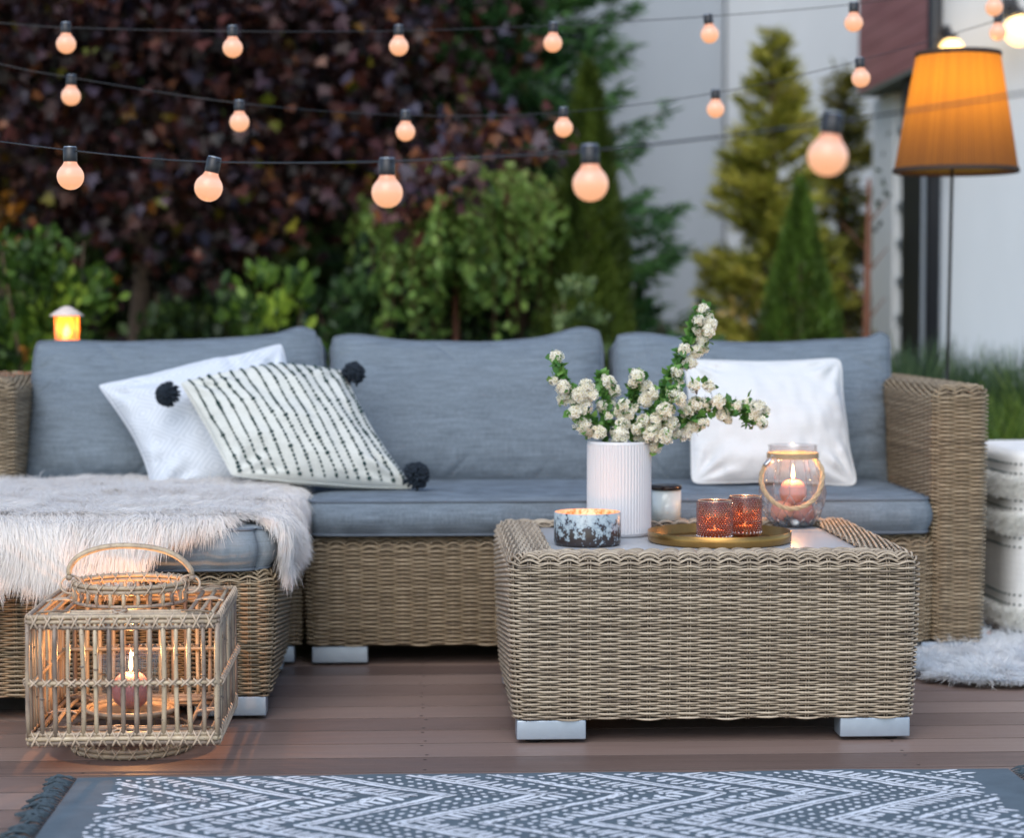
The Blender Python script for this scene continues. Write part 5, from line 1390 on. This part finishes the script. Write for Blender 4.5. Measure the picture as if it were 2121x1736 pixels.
def limbs(b, base, top, n, rng, r0, spread, zlo=.3):
    base, top = np.asarray(base, float), np.asarray(top, float)
    P = bez([base, (base * 2 + top) / 3 + rng.normal(size=3) * .03, (base + 2 * top) / 3 + rng.normal(size=3) * .04, top], 24); b.tubes(P, np.linspace(r0, r0 * .25, 24), 10)
    for k in range(n):
        i = int(24 * (zlo + (.98 - zlo) * k / max(n, 1))); i = min(i, 22); d = unit(rng.normal(size=(1, 3)) * np.array([1, 1, .25]) + np.array([0, 0, .35]))[0]
        Q = bez([P[i], P[i] + d * spread * .5, P[i] + d * spread + [0, 0, spread * .12]], 10); b.tubes(Q, np.linspace(r0 * .38, r0 * .08, 10), 6)
def tree(name, label, cat, base, group=None): return thing(name, label, cat, base, group)

# copper maple: a broad crown made of layered sprays
def copper_maple():
    rng = np.random.default_rng(21); Y0 = 9.6; base = A(262, 700, Y0); base[2] = -.1
    t = tree('maple_tree', 'large copper leaved maple filling the upper left behind the sofa', 'tree', base)
    b = MB(); limbs(b, base, (base[0] + .15, Y0, 3.2), 16, rng, .058, 1.2, .42); b.build('trunk', bark_pale, t)
    c = A(330, 60, Y0); R3 = np.array([1.47, 1.15, 1.30]); b = MB(); P = []; Up = []; Rn = []; Sz = []
    for k in range(1500):
        d = unit(rng.normal(size=(1, 3)))[0]; q = rng.random() ** .33; p = c + d * R3 * q
        edge_x = p[0]
        if p[2] < 1.08 and p[0] > A(640, 0, Y0)[0]: continue
        if p[2] < 1.22 - .11 * math.sin(p[0] * 4.4): 
            if rng.random() < .85: continue
        n = rng.integers(10, 20); w = .15
        pp = p + rng.normal(size=(n, 3)) * np.array([w, w, w * .38]); P.append(pp)
        Up.append(np.tile(np.array([d[0] * .6, d[1] * .6 - .3, -.55]), (n, 1))); base_r = rng.random()
        Rn.append(np.clip(.38 + .35 * (base_r - .5) + rng.normal(size=n) * .20 + .25 * (rng.random(n) < .05), 0, 1)); Sz.append(rng.uniform(.040, .076, n))
    # drooping tips on the right
    for px, py in ((1010, 300), (1060, 290), (1110, 285), (1150, 292), (990, 340), (960, 380), (905, 330), (870, 320), (830, 350), (930, 370), (880, 370), (840, 400), (960, 330), (800, 400), (860, 400), (820, 440), (930, 250), (1020, 240)):
        n = 16; P.append(A(px, py, Y0 - 1.1) + rng.normal(size=(n, 3)) * .055); Up.append(np.tile([.3, -.2, -.6], (n, 1))); Rn.append(np.clip(.62 + .18 * rng.normal(size=n), 0, .8)); Sz.append(rng.uniform(.05, .075, n))
    scatter(b, maple, np.concatenate(P), np.concatenate(Up), np.concatenate(Sz), np.concatenate(Rn), rng, .75)
    m = leaf_mat('copper_maple_leaf', [(.004, .0025, .003), (.012, .005, .005), (.025, .010, .009), (.070, .018, .012), (.05, .05, .085), (.20, .065, .01), (.16, .19, .02)], .42, .12, .35)  # bluish stop puts sky sheen into the colour of some leaves
    b.build('crown', m, t)
copper_maple()

def conifer(name, label, cat, px, top_y, Y, half_w, cols, seed, droop=.15, n_br=130, per=55, tuft=.045, shape=1.0, group=None, trunk_mat=bark, zlow=.12, gap=0.0, jit=.0, lift=0.0):
    rng = np.random.default_rng(seed); base = A(px, 690, Y); base[2] = -.1; H = A(px, top_y, Y)[2] + .1
    t = tree(name, label, cat, base, group)
    b = MB(); b.tubes(np.array([base, base + [0.01, 0, H * .5], base + [0, 0, H * .97]]), np.array([.05, .035, .006]), 8); bm2 = b
    Pn, Un, Rn, Sn = [], [], [], []; hw = half_w * Y / FPX
    for k in range(n_br):
        f = (k + rng.random()) / n_br; z = H * (zlow + (1 - zlow) * f)
        L = hw * (1 - f) ** shape * rng.uniform(.72, 1.12) + .03; a = rng.uniform(0, 2 * PI)
        d = np.array([math.cos(a), math.sin(a), 0]); tt = np.linspace(0, 1, 8)[:, None]
        Q = base + [0, 0, z] + d * L * tt + np.array([0, 0, 1]) * (lift * L * tt - droop * L * np.sin(PI * tt * .8) + droop * .7 * L * tt ** 3)
        bm2.tubes(Q, np.linspace(.008, .002, 8), 4)
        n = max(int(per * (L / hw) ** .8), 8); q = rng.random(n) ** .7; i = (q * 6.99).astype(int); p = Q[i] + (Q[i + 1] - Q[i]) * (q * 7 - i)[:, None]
        side = np.cross(d, [0, 0, 1.0]); sp = (.05 + .22 * L * (1 - q * .75))[:, None]
        p = p + side * sp * rng.uniform(-1, 1, (n, 1)) + np.array([0, 0, 1]) * rng.normal(size=(n, 1)) * (.018 + jit)
        Pn.append(p); Un.append(d[None] * .9 + side * rng.normal(size=(n, 1)) * .6 + np.array([0, 0, -.1 + lift * 1.2])); g = rng.random()
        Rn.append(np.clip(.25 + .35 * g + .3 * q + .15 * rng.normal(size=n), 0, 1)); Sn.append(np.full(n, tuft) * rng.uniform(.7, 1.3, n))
    b.build('trunk', trunk_mat, t)
    b = MB(); scatter(b, needle, np.concatenate(Pn), np.concatenate(Un), np.concatenate(Sn), np.concatenate(Rn), rng, .35)
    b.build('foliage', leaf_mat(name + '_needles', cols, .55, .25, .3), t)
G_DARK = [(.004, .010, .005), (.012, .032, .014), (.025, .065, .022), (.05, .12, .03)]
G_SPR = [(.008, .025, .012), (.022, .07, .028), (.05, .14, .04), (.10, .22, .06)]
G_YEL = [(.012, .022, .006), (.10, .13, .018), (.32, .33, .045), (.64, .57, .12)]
G_THU = [(.012, .022, .004), (.035, .06, .008), (.07, .11, .014), (.13, .18, .025)]
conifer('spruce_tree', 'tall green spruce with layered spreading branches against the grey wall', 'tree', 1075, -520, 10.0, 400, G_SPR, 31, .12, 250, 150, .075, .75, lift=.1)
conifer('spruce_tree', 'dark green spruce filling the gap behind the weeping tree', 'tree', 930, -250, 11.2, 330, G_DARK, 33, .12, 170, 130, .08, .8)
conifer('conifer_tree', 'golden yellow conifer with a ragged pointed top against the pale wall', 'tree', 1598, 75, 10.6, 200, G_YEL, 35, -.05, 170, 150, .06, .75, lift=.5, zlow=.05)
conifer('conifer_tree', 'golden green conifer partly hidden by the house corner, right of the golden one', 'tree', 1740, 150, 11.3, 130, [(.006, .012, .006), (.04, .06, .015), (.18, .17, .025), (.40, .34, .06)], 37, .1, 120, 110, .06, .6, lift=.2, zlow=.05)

def column(name, label, px, top_y, Y, half_w, cols, seed, n=9000, tuft=.045, power=2.2, cat='shrub', low=-.1):
    rng = np.random.default_rng(seed); base = A(px, 690, Y); base[2] = -.1; H = A(px, top_y, Y)[2] + .1; hw = half_w * Y / FPX
    t = tree(name, label, cat, base); b = MB(); b.tubes(np.array([base, base + [0, 0, H * .8]]), np.array([.03, .01]), 8); b.build('trunk', bark, t)
    f = rng.random(n); a = rng.uniform(0, 2 * PI, n); prof = (1 - f ** power) if power > 1.2 else (1 - f) ** .9
    rr = hw * prof * (1 - .28 * rng.random(n) ** 1.5) * (1 + .22 * vnoise(a * 2.2, f * 14, seed)); 
    p = base + np.stack([rr * np.cos(a), rr * np.sin(a), f * H + rng.normal(size=n) * .02], -1)
    up = np.stack([np.cos(a) * .45, np.sin(a) * .45, 1 + 0 * a], -1)
    cl = vnoise(a * 3, f * 16, seed + 2) + .5
    b = MB(); scatter(b, needle, p, up, tuft * rng.uniform(.7, 1.4, n), np.clip(cl * .8 + .2 * rng.random(n), 0, 1), rng, .35); b.build('foliage', leaf_mat(name + '_leaf', cols, .55, .25, .3), t)
column('thuja_column', 'slim dark thuja column in front of the spruce', 1218, 150, 9.0, 92, G_THU, 41, 14000, .05, 3.2)
column('cone_shrub', 'neat dark green cone shaped conifer in front of the golden one', 1657, 390, 8.9, 185, [(.015, .03, .005), (.045, .085, .012), (.085, .16, .022), (.14, .24, .04)], 43, 12000, .035, 1.0)

def weeping():
    rng = np.random.default_rng(51); Y = 9.0; base = A(934, 690, Y); base[2] = -.1; top = A(945, 410, Y)
    t = tree('weeping_tree', 'small weeping tree with pale green hanging twigs on a straight red brown stem', 'tree', base)
    b = MB(); b.tubes(np.stack([base, (base + top) / 2 + [.008, 0, 0], top]), np.array([.019, .016, .012]), 8)
    P, U, Rr = [], [], []
    for k in range(260):
        a = rng.uniform(0, 2 * PI); L = rng.uniform(.05, .44) * (1 + .25 * math.sin(a * 3 + 1)); x1 = L * math.cos(a); y1 = L * math.sin(a)
        apex = top + np.array([x1 * .5, y1 * .5, .13 * rng.random() + .03]); drop = rng.uniform(.22, .56) * (.7 + .7 * L) * (1 + .35 * math.sin(a * 5))
        Q = bez([top, apex, top + [x1, y1, -.02], top + [x1 * 1.12, y1 * 1.12, -drop * .5], top + [x1 * 1.1, y1 * 1.1, -drop]], 26); b.tubes(Q, .0012, 4)
        for i in range(3, 26):
            for _ in range(2): P.append(Q[i] + rng.normal(size=3) * .010); U.append((rng.normal() * .5, rng.normal() * .5, -.8)); Rr.append(np.clip(.35 + .45 * rng.random() + .02 * (i - 12) * (-1), 0, 1))
    b.build('trunk', bark_red, t); n = len(P)
    b = MB(); scatter(b, oval, np.array(P) + rng.normal(size=(n, 3)) * .009, np.array(U), rng.uniform(.034, .056, n), np.array(Rr), rng, .4)
    b.build('crown', leaf_mat('weeping_leaf', [(.03, .075, .018), (.14, .25, .05), (.31, .46, .11), (.52, .64, .24)], .5, .45), t)
weeping()

def bush(label, px, py_top, Y, wpx, cols, seed, n=2600, size=.05, tm=oval, gaps=.4, name='bush'):
    rng = np.random.default_rng(seed); base = A(px, 690, Y); base[2] = -.1; H = A(px, py_top, Y)[2] + .1; hw = wpx * Y / FPX / 2
    t = tree(name, label, 'shrub', base); b = MB()
    for k in range(9):
        a = rng.uniform(0, 2 * PI); e = base + np.array([math.cos(a) * hw * .6, math.sin(a) * hw * .5, H * rng.uniform(.6, .92)]); b.tubes(bez([base, (base + e) / 2 + rng.normal(size=3) * .04, e], 8), np.linspace(.012, .003, 8), 5)
    b.build('stem', bark, t)
    nc = 60; cc = unit(rng.normal(size=(nc, 3))) * (rng.random((nc, 1)) ** .4) * np.array([hw, hw * .8, H * .5]) + base + [0, 0, H * .5]
    j = rng.integers(0, nc, n); p = cc[j] + rng.normal(size=(n, 3)) * hw * .14; p[:, 2] = np.maximum(p[:, 2], -.08)
    b = MB(); scatter(b, tm, p, unit(p - (base + [0, 0, H * .4])) + [0, 0, .3], rng.uniform(.7, 1.3, n) * size, np.clip(.45 + .25 * rng.normal(size=nc)[j] + .15 * rng.normal(size=n), 0, 1), rng, .7)
    b.build('foliage', leaf_mat(name + '_leaves', cols, .5, .3), t)
B1 = [(.010, .025, .005), (.04, .09, .014), (.13, .23, .03), (.30, .42, .05)]
B2 = [(.005, .011, .005), (.018, .040, .012), (.05, .09, .02), (.11, .17, .03)]
B3 = [(.03, .06, .02), (.09, .15, .05), (.20, .27, .10), (.32, .38, .17)]
bush('leafy green shrub at the far left edge behind the small lantern', 60, 440, 8.0, 380, B1, 61, 4400, .05)
bush('orange tinged shrub at the left edge under the maple', 10, 420, 9.0, 170, [(.01, .015, .004), (.05, .06, .01), (.28, .11, .01), (.50, .20, .02)], 62, 900, .05)
bush('dark shrub between the maple trunk and the weeping tree', 430, 560, 9.2, 360, B2, 63, 3000, .055)
bush('bright green leaved shrub below the right side of the maple', 560, 545, 8.1, 260, B1, 64, 1900, .055)
bush('mid green shrub left of the weeping tree stem', 730, 470, 8.8, 240, [(.008, .02, .008), (.025, .06, .02), (.05, .11, .03), (.10, .18, .05)], 65, 3600, .045)
bush('low dark shrub directly under the weeping twigs', 930, 600, 9.2, 330, B2, 66, 3200, .045)
bush('variegated pale green shrub in front of the thuja column', 1190, 545, 8.3, 150, B3, 67, 1500, .030)
bush('small blue green shrub at the foot of the grey wall right of the thuja column', 1345, 575, 9.6, 170, G_SPR, 68, 1300, .05)
bush('low yellow brown shrub between the golden conifer and the green cone', 1530, 640, 8.9, 230, [(.04, .04, .01), (.14, .11, .02), (.28, .20, .05), (.40, .28, .08)], 69, 1800, .04)
bush('small bright green shrub left of the golden conifer foot', 1478, 622, 8.7, 110, B1, 70, 700, .04)
bush('yellow green shrub beside the white window post', 1785, 610, 9.4, 90, [(.03, .03, .01), (.10, .09, .015), (.22, .18, .03), (.34, .28, .05)], 71, 900, .04)
# red brown sapling by the house
rng = np.random.default_rng(81); base = A(1772, 690, 9.0); base[2] = -.1; tp = A(1800, 370, 9.0)
t = tree('sapling', 'thin bare red brown sapling stem beside the white window post', 'tree', base); b = MB(); b.tubes(np.stack([base, base * .5 + tp * .5 + [.02, 0, 0], tp]), np.array([.024, .02, .008]), 8)
for k in range(7):
    p = base + (tp - base) * (.45 + .07 * k); b.tubes(np.stack([p, p + [(-1) ** k * .1, .02, .12]]), np.array([.006, .002]), 5)
b.build('trunk', bark_red, t); b = MB(); n = 26; scatter(b, oval, tp + rng.normal(size=(n, 3)) * [.10, .1, .14] - [0, 0, .1], np.zeros((n, 3)) + [0, 0, 1], .035, rng.random(n), rng); b.build('crown', leaf_mat('sapling_leaf', G_DARK), t)
# distant dark hedge that closes the view on the left
rng = np.random.default_rng(91)
b = MB(); n = 22000; xx = rng.uniform(XV(-350, 12.2), XV(1060, 12.2), n); zz_ = rng.uniform(-.1, 4.2, n); yy_ = 12.3 + .35 * vnoise(xx * 2, zz_ * 2, 3) + rng.normal(size=n) * .09
scatter(b, oval, np.stack([xx, yy_, zz_], -1), np.tile([0, -.6, .4], (n, 1)), rng.uniform(.08, .14, n), np.clip(vnoise(xx * 4, zz_ * 4, 7) + .45 + .12 * rng.normal(size=n), 0, 1), rng, .6)
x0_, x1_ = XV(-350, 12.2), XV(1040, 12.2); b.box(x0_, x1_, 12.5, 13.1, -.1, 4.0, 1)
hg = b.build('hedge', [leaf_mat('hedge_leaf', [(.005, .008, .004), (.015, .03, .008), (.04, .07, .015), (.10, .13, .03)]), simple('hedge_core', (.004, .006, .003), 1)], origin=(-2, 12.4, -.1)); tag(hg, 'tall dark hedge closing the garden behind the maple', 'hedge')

# ornamental grasses at the right
def grass_clump(label, px, Y, top_py, wpx, n, cols, seed, spread=.5):
    rng = np.random.default_rng(seed); base = A(px, 690, Y); base[2] = -.1; H = A(px, top_py, Y)[2] + .1; hw = wpx * Y / FPX / 2
    P = base + np.stack([rng.normal(size=n) * hw * .45, rng.normal(size=n) * hw * .35, 0 * np.zeros(n)], -1); D = np.stack([rng.normal(size=n) * .16 * spread * 2, rng.normal(size=n) * .14, np.ones(n)], -1)
    D1 = D + np.stack([rng.normal(size=n) * spread * 1.3, rng.normal(size=n) * spread, -.35 * rng.random(n)], -1)
    b = MB(); strands(b, P, D, D1, H * rng.uniform(.6, 1.12, n), .0055 * np.ones(n), rng.random(n), 5, .06, rng)
    o = b.build('grass_clump', leaf_mat('grass_blade', cols, .5, .3), origin=base); tag(o, label, 'ornamental grass', 'ornamental grasses beside the house')
GG = [(.014, .035, .02), (.035, .075, .035), (.07, .12, .05), (.13, .19, .09)]
GY = [(.02, .045, .008), (.06, .12, .012), (.13, .21, .03), (.22, .30, .06)]
grass_clump('tall dark grass clump right behind the sofa arm, left of the lamp pole', 1885, 7.8, 730, 150, 1500, GG, 101, .25)
grass_clump('tall grass clump behind the lamp pole', 1985, 8.0, 765, 150, 1300, GG, 102, .3)
grass_clump('tall grass clump at the right edge of the photo', 2100, 7.9, 745, 170, 1600, GG, 103, .35)
grass_clump('low bright green grass mound right of the sofa arm, above the pouf', 2090, 7.3, 830, 240, 2600, GY, 104, .8)
grass_clump('grass clump at the far right, partly outside the frame', 2200, 7.6, 760, 200, 1200, GY, 105, .6)
